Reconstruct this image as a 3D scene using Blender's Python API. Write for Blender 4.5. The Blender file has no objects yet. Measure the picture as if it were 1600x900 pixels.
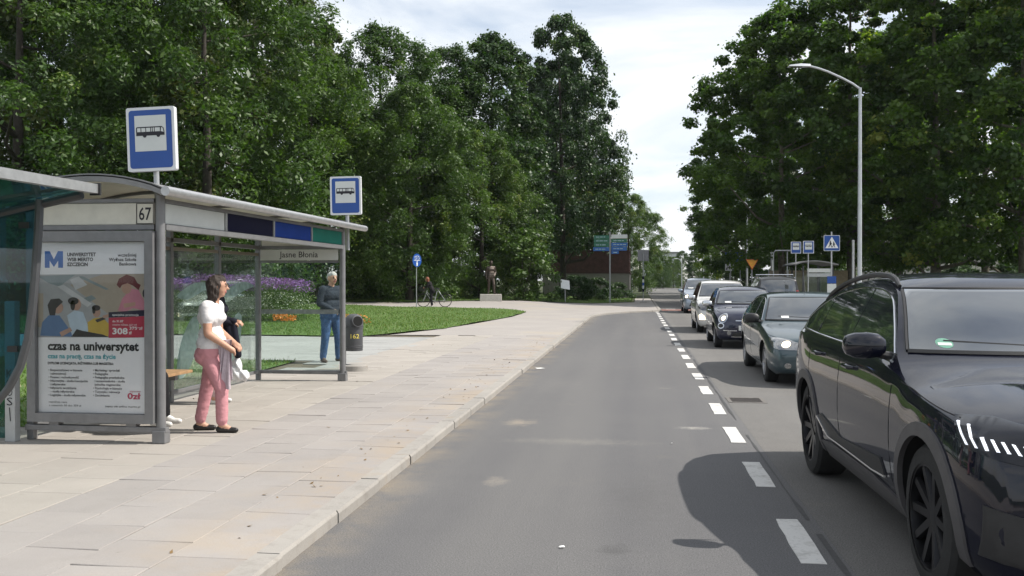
import bpy, bmesh, math, random
import numpy as np
from mathutils import Vector, Matrix, geometry
from mathutils.bvhtree import BVHTree
random.seed(7); rng = np.random.default_rng(7)
scene = bpy.context.scene
col = scene.collection
R = math.radians

# ------------------------------------------------------------------ camera
CAM_H = 1.63; FPX = 1450.0
YAW = math.atan(196 / FPX); PITCH = math.atan(12 / FPX)
cd = bpy.data.cameras.new('camera'); cam = bpy.data.objects.new('camera', cd); col.objects.link(cam)
cam.location = (0, 0, CAM_H); cam.rotation_euler = (R(90) - PITCH, 0, YAW)
cd.sensor_width = 36; cd.lens = 36 * FPX / 1600; cd.clip_start = .05; cd.clip_end = 5000
scene.camera = cam

# ------------------------------------------------------------------ sky and sun
SUN_EL = R(50); SUN_DIR = Vector((.99 * math.cos(SUN_EL), .13 * math.cos(SUN_EL), math.sin(SUN_EL))).normalized()
world = bpy.data.worlds.new('World'); scene.world = world; world.use_nodes = True
nt = world.node_tree; nt.nodes.clear()
def N(t, typ, **kw):
    n = t.nodes.new(typ)
    for k, v in kw.items():
        if k.startswith('i_'): n.inputs[k[2:].replace('_', ' ')].default_value = v
        else: setattr(n, k, v)
    return n
sky = N(nt, 'ShaderNodeTexSky', sky_type='NISHITA', sun_disc=False, sun_elevation=SUN_EL, sun_rotation=math.atan2(.99, .13), air_density=1.0, dust_density=.6, ozone_density=1.0)
b1 = N(nt, 'ShaderNodeBackground', i_Strength=.11); nt.links.new(sky.outputs[0], b1.inputs[0])
b2 = N(nt, 'ShaderNodeBackground', i_Strength=.85); b2.inputs[0].default_value = (.93, .965, 1, 1)
tc = N(nt, 'ShaderNodeTexCoord'); sep = N(nt, 'ShaderNodeSeparateXYZ'); nt.links.new(tc.outputs['Generated'], sep.inputs[0])
ad = N(nt, 'ShaderNodeMath', operation='ADD'); ad.inputs[1].default_value = .22; nt.links.new(sep.outputs[2], ad.inputs[0])
mx = N(nt, 'ShaderNodeMath', operation='MAXIMUM'); mx.inputs[1].default_value = .05; nt.links.new(ad.outputs[0], mx.inputs[0])
dx = N(nt, 'ShaderNodeMath', operation='DIVIDE'); dy = N(nt, 'ShaderNodeMath', operation='DIVIDE')
nt.links.new(sep.outputs[0], dx.inputs[0]); nt.links.new(mx.outputs[0], dx.inputs[1]); nt.links.new(sep.outputs[1], dy.inputs[0]); nt.links.new(mx.outputs[0], dy.inputs[1])
cb = N(nt, 'ShaderNodeCombineXYZ'); nt.links.new(dx.outputs[0], cb.inputs[0]); nt.links.new(dy.outputs[0], cb.inputs[1])
nz = N(nt, 'ShaderNodeTexNoise', i_Scale=1.25, i_Detail=7.0, i_Roughness=.55, i_Distortion=.6); nt.links.new(cb.outputs[0], nz.inputs['Vector'])
rp = N(nt, 'ShaderNodeValToRGB'); rp.color_ramp.elements[0].position = .26; rp.color_ramp.elements[1].position = .56; nt.links.new(nz.outputs[0], rp.inputs[0])
ms = N(nt, 'ShaderNodeMixShader'); nt.links.new(rp.outputs[0], ms.inputs[0]); nt.links.new(b1.outputs[0], ms.inputs[1]); nt.links.new(b2.outputs[0], ms.inputs[2])
wo = N(nt, 'ShaderNodeOutputWorld'); nt.links.new(ms.outputs[0], wo.inputs[0])
sd = bpy.data.lights.new('sun', 'SUN'); sd.energy = 4.5; sd.angle = R(.53); sd.color = (1, .95, .87)
so = bpy.data.objects.new('sun', sd); col.objects.link(so); so.rotation_euler = SUN_DIR.to_track_quat('Z', 'Y').to_euler(); so.location = (20, 0, 40)
vs = scene.view_settings; vs.view_transform = 'Standard'; vs.look = 'None'; vs.exposure = 0.42; vs.gamma = 1; vs.use_curve_mapping = False
scene.cycles.max_bounces = 6; scene.cycles.diffuse_bounces = 2; scene.cycles.glossy_bounces = 3; scene.cycles.transparent_max_bounces = 12; scene.cycles.transmission_bounces = 4
scene.cycles.caustics_reflective = False; scene.cycles.caustics_refractive = False

# ------------------------------------------------------------------ pixel (of the 1600 px photo) to place, for laying things out at a known depth
_fw = np.array([-math.sin(YAW) * math.cos(PITCH), math.cos(YAW) * math.cos(PITCH), -math.sin(PITCH)])
_rt = np.array([math.cos(YAW), math.sin(YAW), 0.]); _up = np.cross(_rt, _fw); _C = np.array([0, 0, CAM_H])
def ray(px, py): return _fw + _rt * (px - 800) / FPX + _up * (450 - py) / FPX
def at(px, py, Y): r = ray(px, py); return Vector(_C + r * (Y / r[1]))
def S(t): t = min(max(t, 0), 1); return t * t * (3 - 2 * t)
def H(x, y): return .08 + .32 * S((y - 36) / 26) * S((-3 - x) / 6)
def gnd(px, py):
    z = .08
    for _ in range(8):
        r = ray(px, py); p = _C + r * ((z - CAM_H) / r[2]); z = H(p[0], p[1])
    return Vector(p)

# ------------------------------------------------------------------ materials
MATS = {}
def M(name, c, rough=.6, metal=0., var=.12, scale=6., bump=0., bscale=None, spec=.5, coat=0., emit=0., cior=1.5):
    if name in MATS: return MATS[name]
    m = bpy.data.materials.new(name); m.use_nodes = True; MATS[name] = m
    t = m.node_tree; p = t.nodes['Principled BSDF']
    p.inputs['Roughness'].default_value = rough; p.inputs['Metallic'].default_value = metal
    p.inputs['Specular IOR Level'].default_value = spec; p.inputs['Coat Weight'].default_value = coat; p.inputs['Coat Roughness'].default_value = .03; p.inputs['Coat IOR'].default_value = cior
    tc = N(t, 'ShaderNodeTexCoord')
    nz = N(t, 'ShaderNodeTexNoise', i_Scale=scale, i_Detail=6., i_Roughness=.6); t.links.new(tc.outputs['Object'], nz.inputs['Vector'])
    mr = N(t, 'ShaderNodeMapRange'); mr.inputs[1].default_value = .3; mr.inputs[2].default_value = .7; mr.inputs[3].default_value = 1 - var; mr.inputs[4].default_value = 1 + var
    t.links.new(nz.outputs[0], mr.inputs[0])
    mu = N(t, 'ShaderNodeMix', data_type='RGBA', blend_type='MULTIPLY'); mu.inputs[0].default_value = 1
    mu.inputs[6].default_value = (*c, 1); t.links.new(mr.outputs[0], mu.inputs[7]); t.links.new(mu.outputs[2], p.inputs['Base Color'])
    if bump:
        nb = N(t, 'ShaderNodeTexNoise', i_Scale=bscale or scale * 8, i_Detail=4.); t.links.new(tc.outputs['Object'], nb.inputs['Vector'])
        bp = N(t, 'ShaderNodeBump', i_Strength=bump, i_Distance=.01); t.links.new(nb.outputs[0], bp.inputs['Height']); t.links.new(bp.outputs[0], p.inputs['Normal'])
    if emit:
        p.inputs['Emission Color'].default_value = (*c, 1); p.inputs['Emission Strength'].default_value = emit
    return m
def ground_mat(name, layers, base, rough=.9, fine=.18, fscale=220., bump=.35, spec=.3, rnd=.045, edge=None, stretch=None, spots=()):
    """base colour, then layers (scale, lo, hi, colour, strength) of noise patches, then fine aggregate"""
    m = bpy.data.materials.new(name); m.use_nodes = True; MATS[name] = m
    t = m.node_tree; p = t.nodes['Principled BSDF']; p.inputs['Roughness'].default_value = rough; p.inputs['Specular IOR Level'].default_value = spec
    geo = N(t, 'ShaderNodeNewGeometry'); pos = geo.outputs['Position']
    cur = None
    rgb = N(t, 'ShaderNodeRGB'); rgb.outputs[0].default_value = (*base, 1); cur = rgb.outputs[0]
    for sc_, lo, hi, c, st in layers:
        nz = N(t, 'ShaderNodeTexNoise', i_Scale=sc_, i_Detail=8., i_Roughness=.62)
        t.links.new(pos, nz.inputs['Vector'])
        mr = N(t, 'ShaderNodeMapRange'); mr.inputs[1].default_value = lo; mr.inputs[2].default_value = hi; mr.inputs[3].default_value = 0; mr.inputs[4].default_value = st
        t.links.new(nz.outputs[0], mr.inputs[0])
        mi = N(t, 'ShaderNodeMix', data_type='RGBA'); t.links.new(mr.outputs[0], mi.inputs[0]); t.links.new(cur, mi.inputs[6]); mi.inputs[7].default_value = (*c, 1); cur = mi.outputs[2]
    if stretch:          # long worn streaks along the road
        mp = N(t, 'ShaderNodeMapping'); mp.inputs['Scale'].default_value = (1., .035, 1.); t.links.new(pos, mp.inputs[0])
        nz = N(t, 'ShaderNodeTexNoise', i_Scale=stretch[0], i_Detail=5.); t.links.new(mp.outputs[0], nz.inputs['Vector'])
        mr = N(t, 'ShaderNodeMapRange'); mr.inputs[1].default_value = .4; mr.inputs[2].default_value = .65; mr.inputs[3].default_value = 0; mr.inputs[4].default_value = stretch[2]; t.links.new(nz.outputs[0], mr.inputs[0])
        mi = N(t, 'ShaderNodeMix', data_type='RGBA'); t.links.new(mr.outputs[0], mi.inputs[0]); t.links.new(cur, mi.inputs[6]); mi.inputs[7].default_value = (*stretch[1], 1); cur = mi.outputs[2]
    for sx_, sy_, rx_, ry_, c_, st_ in spots:      # dusty stains with ragged outlines
        mp = N(t, 'ShaderNodeMapping'); mp.inputs['Location'].default_value = (-sx_ / rx_, -sy_ / ry_, 0); mp.inputs['Scale'].default_value = (1 / rx_, 1 / ry_, 1); t.links.new(pos, mp.inputs[0])
        ln = N(t, 'ShaderNodeVectorMath', operation='LENGTH'); t.links.new(mp.outputs[0], ln.inputs[0]); nz = N(t, 'ShaderNodeTexNoise', i_Scale=9., i_Detail=8., i_Roughness=.75); t.links.new(pos, nz.inputs['Vector'])
        su = N(t, 'ShaderNodeMath', operation='MULTIPLY_ADD'); su.inputs[1].default_value = 3.2; t.links.new(nz.outputs[0], su.inputs[0]); t.links.new(ln.outputs['Value'], su.inputs[2])
        mr = N(t, 'ShaderNodeMapRange'); mr.inputs[1].default_value = 1.6; mr.inputs[2].default_value = 2.6; mr.inputs[3].default_value = st_ * .75; mr.inputs[4].default_value = 0; t.links.new(su.outputs[0], mr.inputs[0])
        mi = N(t, 'ShaderNodeMix', data_type='RGBA'); t.links.new(mr.outputs[0], mi.inputs[0]); t.links.new(cur, mi.inputs[6]); mi.inputs[7].default_value = (*c_, 1); cur = mi.outputs[2]
    if edge:             # sandy grit gathered along a line of constant x
        sx = N(t, 'ShaderNodeSeparateXYZ'); t.links.new(pos, sx.inputs[0]); nz = N(t, 'ShaderNodeTexNoise', i_Scale=1.6, i_Detail=8., i_Roughness=.7); t.links.new(pos, nz.inputs['Vector'])
        m1 = N(t, 'ShaderNodeMapRange'); m1.inputs[1].default_value = edge[0]; m1.inputs[2].default_value = edge[1]; m1.inputs[3].default_value = 1.; m1.inputs[4].default_value = 0.; t.links.new(sx.outputs[0], m1.inputs[0])
        m2 = N(t, 'ShaderNodeMapRange'); m2.inputs[1].default_value = .42; m2.inputs[2].default_value = .62; t.links.new(nz.outputs[0], m2.inputs[0])
        mm = N(t, 'ShaderNodeMath', operation='MULTIPLY'); t.links.new(m1.outputs[0], mm.inputs[0]); t.links.new(m2.outputs[0], mm.inputs[1]); mn = N(t, 'ShaderNodeMath', operation='MULTIPLY'); mn.inputs[1].default_value = edge[3]; t.links.new(mm.outputs[0], mn.inputs[0])
        mi = N(t, 'ShaderNodeMix', data_type='RGBA'); t.links.new(mn.outputs[0], mi.inputs[0]); t.links.new(cur, mi.inputs[6]); mi.inputs[7].default_value = (*edge[2], 1); cur = mi.outputs[2]
    nf = N(t, 'ShaderNodeTexNoise', i_Scale=fscale, i_Detail=3., i_Roughness=.7); t.links.new(pos, nf.inputs['Vector'])
    mr = N(t, 'ShaderNodeMapRange'); mr.inputs[1].default_value = .3; mr.inputs[2].default_value = .7; mr.inputs[3].default_value = 1 - fine; mr.inputs[4].default_value = 1 + fine
    t.links.new(nf.outputs[0], mr.inputs[0])
    mu = N(t, 'ShaderNodeMix', data_type='RGBA', blend_type='MULTIPLY'); mu.inputs[0].default_value = 1; t.links.new(cur, mu.inputs[6]); t.links.new(mr.outputs[0], mu.inputs[7])
    oi = N(t, 'ShaderNodeObjectInfo'); mr2 = N(t, 'ShaderNodeMapRange'); mr2.inputs[3].default_value = 1 - rnd; mr2.inputs[4].default_value = 1 + rnd; t.links.new(oi.outputs['Random'], mr2.inputs[0])
    mu2 = N(t, 'ShaderNodeMix', data_type='RGBA', blend_type='MULTIPLY'); mu2.inputs[0].default_value = 1; t.links.new(mu.outputs[2], mu2.inputs[6]); t.links.new(mr2.outputs[0], mu2.inputs[7])
    t.links.new(mu2.outputs[2], p.inputs['Base Color'])
    bp = N(t, 'ShaderNodeBump', i_Strength=bump, i_Distance=.006); t.links.new(nf.outputs[0], bp.inputs['Height']); t.links.new(bp.outputs[0], p.inputs['Normal'])
    return m
def glass_mat(name, tint, refl=1.0, diffuse=0., dcol=(.8, .85, .85)):
    m = bpy.data.materials.new(name); m.use_nodes = True; MATS[name] = m; t = m.node_tree; t.nodes.clear()
    tr = N(t, 'ShaderNodeBsdfTransparent'); tr.inputs[0].default_value = (*tint, 1)
    gl = N(t, 'ShaderNodeBsdfGlossy', i_Roughness=.02); gl.inputs[0].default_value = (1, 1, 1, 1)
    fr = N(t, 'ShaderNodeFresnel', i_IOR=1.45); mu = N(t, 'ShaderNodeMath', operation='MULTIPLY'); mu.inputs[1].default_value = refl; t.links.new(fr.outputs[0], mu.inputs[0])
    cur = tr.outputs[0]
    if diffuse:
        df = N(t, 'ShaderNodeBsdfDiffuse'); df.inputs[0].default_value = (*dcol, 1)
        tl = N(t, 'ShaderNodeBsdfTranslucent'); tl.inputs[0].default_value = (*dcol, 1)
        m0 = N(t, 'ShaderNodeMixShader'); m0.inputs[0].default_value = .5; t.links.new(df.outputs[0], m0.inputs[1]); t.links.new(tl.outputs[0], m0.inputs[2])
        tcx = N(t, 'ShaderNodeTexCoord'); nz = N(t, 'ShaderNodeTexNoise', i_Scale=9., i_Detail=6.); t.links.new(tcx.outputs['Object'], nz.inputs['Vector'])
        mr = N(t, 'ShaderNodeMapRange'); mr.inputs[1].default_value = .35; mr.inputs[2].default_value = .7; mr.inputs[3].default_value = diffuse * .7; mr.inputs[4].default_value = diffuse * 1.3; t.links.new(nz.outputs[0], mr.inputs[0])
        m1 = N(t, 'ShaderNodeMixShader'); t.links.new(mr.outputs[0], m1.inputs[0]); t.links.new(cur, m1.inputs[1]); t.links.new(m0.outputs[0], m1.inputs[2]); cur = m1.outputs[0]
    mx = N(t, 'ShaderNodeMixShader'); t.links.new(mu.outputs[0], mx.inputs[0]); t.links.new(cur, mx.inputs[1]); t.links.new(gl.outputs[0], mx.inputs[2])
    o = N(t, 'ShaderNodeOutputMaterial'); t.links.new(mx.outputs[0], o.inputs[0]); return m

# ------------------------------------------------------------------ mesh helpers
def tag(o, label=None, cat=None, group=None, kind=None):
    if label: o['label'] = label
    if cat: o['category'] = cat
    if group: o['group'] = group
    if kind: o['kind'] = kind
    return o
def empty(name, loc=(0, 0, 0), rz=0., label=None, cat=None, group=None):
    o = bpy.data.objects.new(name, None); col.objects.link(o); o.location = loc; o.rotation_euler = (0, 0, rz); o.empty_display_size = .2
    return tag(o, label, cat, group)
def link(name, me, parent=None):
    o = bpy.data.objects.new(name, me); col.objects.link(o)
    if parent is not None: o.parent = parent
    return o
def copy_tree(o, parent=None):
    c = o.copy(); col.objects.link(c); c.parent = parent
    for ch in list(o.children): copy_tree(ch, c)
    return c
class MB:
    def __init__(s): s.v = []; s.f = []; s.m = []
    def add(s, vs, fs, mi=0):
        b = len(s.v); s.v += [tuple(v) for v in vs]; s.f += [tuple(i + b for i in f) for f in fs]; s.m += [mi] * len(fs); return s
    def box(s, c, d, rot=None, mi=0, taper=1.0):
        x, y, z = (k / 2 for k in d); vs = []
        for sz in (-1, 1):
            k = taper if sz > 0 else 1
            for sx, sy in ((-1, -1), (1, -1), (1, 1), (-1, 1)):
                v = Vector((sx * x * k, sy * y * k, sz * z))
                if rot is not None: v = rot @ v
                vs.append(v + Vector(c))
        return s.add(vs, [(3, 2, 1, 0), (4, 5, 6, 7), (0, 1, 5, 4), (1, 2, 6, 5), (2, 3, 7, 6), (3, 0, 4, 7)], mi)
    def box2(s, a, b, mi=0):
        a, b = Vector(a), Vector(b); return s.box((a + b) / 2, [abs(q) for q in (b - a)], None, mi)
    def tube(s, pts, r, n=8, mi=0, cap=True):
        pts = [Vector(p) for p in pts]; k = len(pts); rs = r if isinstance(r, (list, tuple)) else [r] * k
        b = len(s.v); prev = None
        for i, p in enumerate(pts):
            d = (pts[min(i + 1, k - 1)] - pts[max(i - 1, 0)])
            if d.length < 1e-9: d = Vector((0, 0, 1))
            d.normalize()
            if prev is None:
                a = d.orthogonal().normalized()
            else:
                a = prev - d * prev.dot(d)
                a = a.normalized() if a.length > 1e-6 else d.orthogonal().normalized()
            prev = a; c = d.cross(a)
            for j in range(n):
                t = 2 * math.pi * j / n; s.v.append(tuple(p + (a * math.cos(t) + c * math.sin(t)) * rs[i]))
        for i in range(k - 1):
            for j in range(n):
                s.f.append((b + i * n + j, b + i * n + (j + 1) % n, b + (i + 1) * n + (j + 1) % n, b + (i + 1) * n + j)); s.m.append(mi)
        if cap:
            s.f.append(tuple(b + j for j in reversed(range(n)))); s.f.append(tuple(b + (k - 1) * n + j for j in range(n))); s.m += [mi, mi]
        return s
    def lathe(s, prof, n=24, c=(0, 0, 0), axis='z', mi=0):
        b = len(s.v)
        for r, h in prof:
            for j in range(n):
                t = 2 * math.pi * j / n; x, y = r * math.cos(t), r * math.sin(t)
                p = (x, y, h) if axis == 'z' else ((x, h, y) if axis == 'y' else (h, x, y))
                s.v.append((p[0] + c[0], p[1] + c[1], p[2] + c[2]))
        for i in range(len(prof) - 1):
            for j in range(n):
                q = (b + i * n + j, b + i * n + (j + 1) % n, b + (i + 1) * n + (j + 1) % n, b + (i + 1) * n + j)
                s.f.append(q if axis != 'y' else q[::-1]); s.m.append(mi)
        return s
    def prism(s, poly, o, u, v, depth, mi=0):
        """2-D polygon in the plane o + a*u + b*v, extruded by depth along u x v (towards the front)"""
        o, u, v = Vector(o), Vector(u), Vector(v); w = u.cross(v).normalized(); k = len(poly)
        area = sum(poly[i][0] * poly[(i + 1) % k][1] - poly[(i + 1) % k][0] * poly[i][1] for i in range(k))
        if area < 0: poly = poly[::-1]
        vs = [o + u * a + v * b for a, b in poly]; vs += [p + w * depth for p in vs]
        fs = [tuple(range(k - 1, -1, -1)), tuple(range(k, 2 * k))] + [(i, (i + 1) % k, (i + 1) % k + k, i + k) for i in range(k)]
        return s.add(vs, fs, mi)
    def build(s, name, mats, parent=None, smooth=False, bevel=0., angle=None):
        me = bpy.data.meshes.new(name); me.from_pydata(s.v, [], s.f)
        mats = mats if isinstance(mats, (list, tuple)) else [mats]
        for m in mats: me.materials.append(m)
        if len(mats) > 1: me.polygons.foreach_set('material_index', s.m)
        if bevel:
            bm = bmesh.new(); bm.from_mesh(me)
            bmesh.ops.bevel(bm, geom=[e for e in bm.edges if e.is_manifold and e.calc_face_angle(0) > .6], offset=bevel, segments=2, affect='EDGES', profile=.6)
            bm.to_mesh(me); bm.free()
        if smooth:
            me.polygons.foreach_set('use_smooth', [True] * len(me.polygons))
            me.set_sharp_from_angle(angle=R(angle or 40))
        me.update(); return link(name, me, parent)
def ell(cx, cy, rx, ry, n=20, a0=0, a1=360):
    return [(cx + rx * math.cos(R(a0 + (a1 - a0) * i / n)), cy + ry * math.sin(R(a0 + (a1 - a0) * i / n))) for i in range(n + (0 if a1 - a0 == 360 else 1))]
def rrect(x0, y0, x1, y1, r, n=4):
    p = []
    for cx, cy, a in ((x1 - r, y0 + r, -90), (x1 - r, y1 - r, 0), (x0 + r, y1 - r, 90), (x0 + r, y0 + r, 180)):
        for i in range(n + 1): t = R(a + 90 * i / n); p.append((cx + r * math.cos(t), cy + r * math.sin(t)))
    return p
def text_geo(txt, size, width=None, bold=0., align='LEFT'):
    cu = bpy.data.curves.new('lettering', 'FONT'); cu.body = txt; cu.size = size; cu.align_x = align; cu.offset = bold * size; cu.resolution_u = 2
    ob = bpy.data.objects.new('lettering', cu); me = bpy.data.meshes.new_from_object(ob)
    vs = [v.co.copy() for v in me.vertices]; fs = [tuple(p.vertices) for p in me.polygons]
    bpy.data.objects.remove(ob); bpy.data.curves.remove(cu); bpy.data.meshes.remove(me)
    if width and vs:
        x0 = min(v.x for v in vs); x1 = max(v.x for v in vs); k = width / max(x1 - x0, 1e-6); ref = {'LEFT': x0, 'RIGHT': x1, 'CENTER': (x0 + x1) / 2}[align]
        for v in vs: v.x = (v.x - ref) * k
    return vs, fs
def add_text(mb, txt, size, o, u, v, width=None, bold=0., align='LEFT', mi=0, lift=0.):
    o, u, v = Vector(o), Vector(u), Vector(v); w = u.cross(v)
    vs, fs = text_geo(txt, size, width, bold, align)
    return mb.add([o + u * p.x + v * p.y + w * lift for p in vs], fs, mi)
def evaluated(ob):
    dg = bpy.context.evaluated_depsgraph_get(); dg.update()
    return bpy.data.meshes.new_from_object(ob.evaluated_get(dg), depsgraph=dg)
def sheet(name, poly, zf, mat, step=None, kind='structure', parent=None):
    """a ground sheet: polygon in x, y, laid at zf(x, y)"""
    pts = [Vector((a, b)) for a, b in poly]; k = len(pts); edges = [(i, (i + 1) % k) for i in range(k)]
    if step:
        q = []
        for i in range(k):
            a, b = pts[i], pts[(i + 1) % k]; n = max(1, int((b - a).length / step))
            q += [a + (b - a) * (j / n) for j in range(n)]
        pts = q; k = len(pts); edges = [(i, (i + 1) % k) for i in range(k)]
        xs = [p.x for p in pts]; ys = [p.y for p in pts]; y = min(ys) + step / 2
        while y < max(ys):
            x = min(xs) + step / 2
            while x < max(xs): pts.append(Vector((x + random.uniform(-.2, .2) * step, y + random.uniform(-.2, .2) * step))); x += step
            y += step
    v2, _, f, *_r = geometry.delaunay_2d_cdt(pts, edges, [tuple(range(k))], 1, 1e-5)
    me = bpy.data.meshes.new(name); me.from_pydata([(p.x, p.y, zf(p.x, p.y)) for p in v2], [], f)
    bm = bmesh.new(); bm.from_mesh(me); bmesh.ops.recalc_face_normals(bm, faces=bm.faces)
    for fc in bm.faces:
        if fc.normal.z < 0: fc.normal_flip()
    bm.to_mesh(me); bm.free()
    me.materials.append(mat); o = link(name, me, parent)
    if parent is None: o['kind'] = kind
    return o
def points_mesh(name, verts, faces_n, k, mat, parent=None, tint=None):
    """fast mesh from numpy: verts (n*k,3), n faces of k corners each"""
    me = bpy.data.meshes.new(name); n = faces_n
    me.vertices.add(n * k); me.vertices.foreach_set('co', np.ascontiguousarray(verts, np.float32).ravel())
    me.loops.add(n * k); me.loops.foreach_set('vertex_index', np.arange(n * k, dtype=np.int32))
    me.polygons.add(n); me.polygons.foreach_set('loop_start', np.arange(0, n * k, k, dtype=np.int32)); me.polygons.foreach_set('loop_total', np.full(n, k, np.int32))
    if tint is not None:
        a = me.attributes.new('tint', 'FLOAT', 'FACE'); a.data.foreach_set('value', np.ascontiguousarray(tint, np.float32))
    me.materials.append(mat); me.update(calc_edges=True); me.validate()
    return me
# ================================================================== THE SETTING
m_ground = ground_mat('park_soil', [(.15, .4, .62, (.055, .075, .022), .9), (1.3, .5, .7, (.07, .055, .035), .6)], (.04, .05, .02), fine=.3, fscale=40)
m_asph = ground_mat('bay_asphalt', [(.35, .42, .68, (.134, .131, .13), .7), (3., .5, .75, (.093, .092, .095), .5), (.9, .62, .74, (.18, .166, .145), .45), (14., .66, .74, (.2, .19, .17), .35), (25., .4, .7, (.098, .097, .1), .6), (75., .38, .66, (.085, .084, .087), .55), (.55, .655, .7, (.2, .185, .16), .55), (1.9, .69, .73, (.06, .058, .06), .55)], (.113, .111, .114), fine=.5, fscale=110, rough=.82, stretch=(1.1, (.142, .138, .134), .6), edge=(-1.98, -1.6, (.24, .2, .15), .7), spots=[(-1.34, 10.55, 0.22, 0.3, (0.3, 0.255, 0.2), 0.8), (-0.61, 9.37, 0.9, 0.22, (0.2, 0.19, 0.17), 0.6), (-1.14, 7.43, 0.12, 0.2, (0.27, 0.24, 0.2), 0.7), (0.62, 10.4, 0.22, 0.1, (0.4, 0.38, 0.34), 0.8), (0.02, 6.96, 0.3, 0.9, (0.085, 0.083, 0.085), 0.6), (-1.78, 7.15, 0.35, 0.6, (0.15, 0.145, 0.14), 0.7), (-1.25, 14.54, 0.5, 1.2, (0.145, 0.14, 0.135), 0.7), (-0.14, 5.62, 0.12, 0.16, (0.05, 0.05, 0.05), 0.6)])
m_asph2 = ground_mat('old_lane_asphalt', [(.3, .42, .66, (.175, .167, .157), .8), (4., .5, .75, (.11, .106, .1), .5), (.8, .6, .75, (.21, .19, .155), .5)], (.142, .137, .131), fine=.5, fscale=110, rough=.85, stretch=(1.2, (.115, .11, .105), .6))
m_slab = ground_mat('grey_slab', [(.7, .42, .66, (.322, .298, .279), .8), (6., .5, .74, (.255, .235, .218), .4), (.5, .56, .7, (.35, .295, .235), .35), (22., .66, .74, (.14, .13, .12), .5), (60., .66, .72, (.2, .18, .165), .4)], (.282, .262, .249), fine=.1, fscale=150, bump=.25, edge=(-2.14, -3.1, (.335, .272, .205), .7))
m_slab2 = ground_mat('beige_slab', [(.6, .42, .66, (.365, .333, .3), .8), (5., .5, .74, (.285, .262, .235), .4), (20., .66, .74, (.15, .14, .12), .5)], (.305, .281, .254), fine=.09, fscale=150, bump=.2)
m_joint = ground_mat('sandy_joint', [(3., .4, .6, (.15, .125, .09), .8)], (.09, .08, .062), fine=.3, fscale=120)
m_pave = ground_mat('far_paving', [(.5, .42, .66, (.36, .334, .31), .8), (7., .5, .74, (.27, .25, .23), .4), (.25, .55, .7, (.36, .3, .22), .5)], (.315, .292, .275), fine=.12, fscale=120)
m_kerb = ground_mat('kerb_concrete', [(1.2, .42, .66, (.34, .318, .29), .7), (9., .52, .75, (.2, .18, .16), .55), (2.2, .58, .7, (.3, .24, .175), .6)], (.29, .273, .252), fine=.12, fscale=160)
m_path = ground_mat('path_concrete', [(.8, .42, .66, (.34, .34, .33), .7), (5., .5, .74, (.24, .24, .23), .5)], (.3, .3, .29), fine=.1, fscale=130)
m_lawn = ground_mat('lawn_turf', [(.3, .38, .62, (.1, .165, .04), .8), (2.5, .45, .7, (.065, .115, .028), .7), (1.1, .64, .74, (.16, .16, .07), .5)], (.08, .14, .032), fine=.35, fscale=60)
m_paint = ground_mat('road_paint', [(5., .52, .72, (.3, .29, .27), .75), (40., .55, .7, (.25, .25, .24), .5)], (.56, .55, .53), fine=.1, fscale=200, bump=.15)
m_redp = ground_mat('red_road_paint', [(3., .5, .72, (.15, .12, .11), .7)], (.21, .105, .09), fine=.12, fscale=200, bump=.15)

# the ground: one sheet to the horizon
gx = sorted(set([-1500, -800, -400, -200, -120, -80] + list(range(-60, -3, 3)) + [-3, -1, 0, 4, 8, 12, 20, 30, 45, 70, 120, 300, 800, 1500]))
gy = sorted(set([-600, -200, -60, -20] + list(range(-10, 100, 3)) + [100, 120, 150, 200, 300, 500, 900, 1600, 3000]))
vs_ = [(x, y, (H(x, y) - .06 if x < -2 else .02) - .04 if not (-2.5 < x < 9 and y < 60) else -.06) for y in gy for x in gx]
nx_ = len(gx); me = bpy.data.meshes.new('ground'); me.from_pydata(vs_, [], [(j * nx_ + i, j * nx_ + i + 1, (j + 1) * nx_ + i + 1, (j + 1) * nx_ + i) for j in range(len(gy) - 1) for i in range(nx_ - 1)])
me.materials.append(m_ground); tag(link('ground', me), kind='structure')

# road: the bus bay (dark, newer asphalt) and the two traffic lanes
bay = [(-2.06, -30), (1.2, -30), (1.2, 49.2), (.95, 48.85), (-.15, 47.2), (-1.12, 45.45), (-1.75, 43.35), (-2.06, 40.5)]
sheet('bus_bay', bay, lambda x, y: 0., m_asph)
road = sheet('road', [(1.2, -30), (8.05, -30), (8.05, 178), (9.5, 300), (2.8, 300), (1.35, 178), (1.2, 49.3)], lambda x, y: .001, m_asph2)
# tar seam between the bay and the lane
mb = MB(); ys_ = np.arange(-4, 49, .35); wv = np.cumsum(rng.normal(0, .006, len(ys_))) * .6; ww_ = rng.uniform(.004, .022, len(ys_))
for i in range(len(ys_) - 1):
    if rng.random() < .88: mb.add([(1.2 + wv[i] - ww_[i], ys_[i], .0035), (1.2 + wv[i] + ww_[i], ys_[i], .0035), (1.2 + wv[i + 1] + ww_[i + 1], ys_[i + 1], .0035), (1.2 + wv[i + 1] - ww_[i + 1], ys_[i + 1], .0035)], [(0, 1, 2, 3)])
mb.build('tar_seam', M('tar', (.045, .044, .045), .7, 0, .3, 20), road)
# lane dashes one metre long, one metre apart
y = -2.5
dm = None
while y < 48:
    jx = random.uniform(-.008, .008); mb = MB()
    n = 5; L = [(.935 + jx + random.uniform(-.006, .006), y + i / n * (1 + random.uniform(-.01, .01))) for i in range(n + 1)]; Rr = [(1.082 + jx + random.uniform(-.006, .006), y + i / n) for i in range(n + 1)]
    mb.prism(L + Rr[::-1], (0, 0, .001), (1, 0, 0), (0, 1, 0), .0045).build('lane_dash', m_paint, road); y += 2.0
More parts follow.
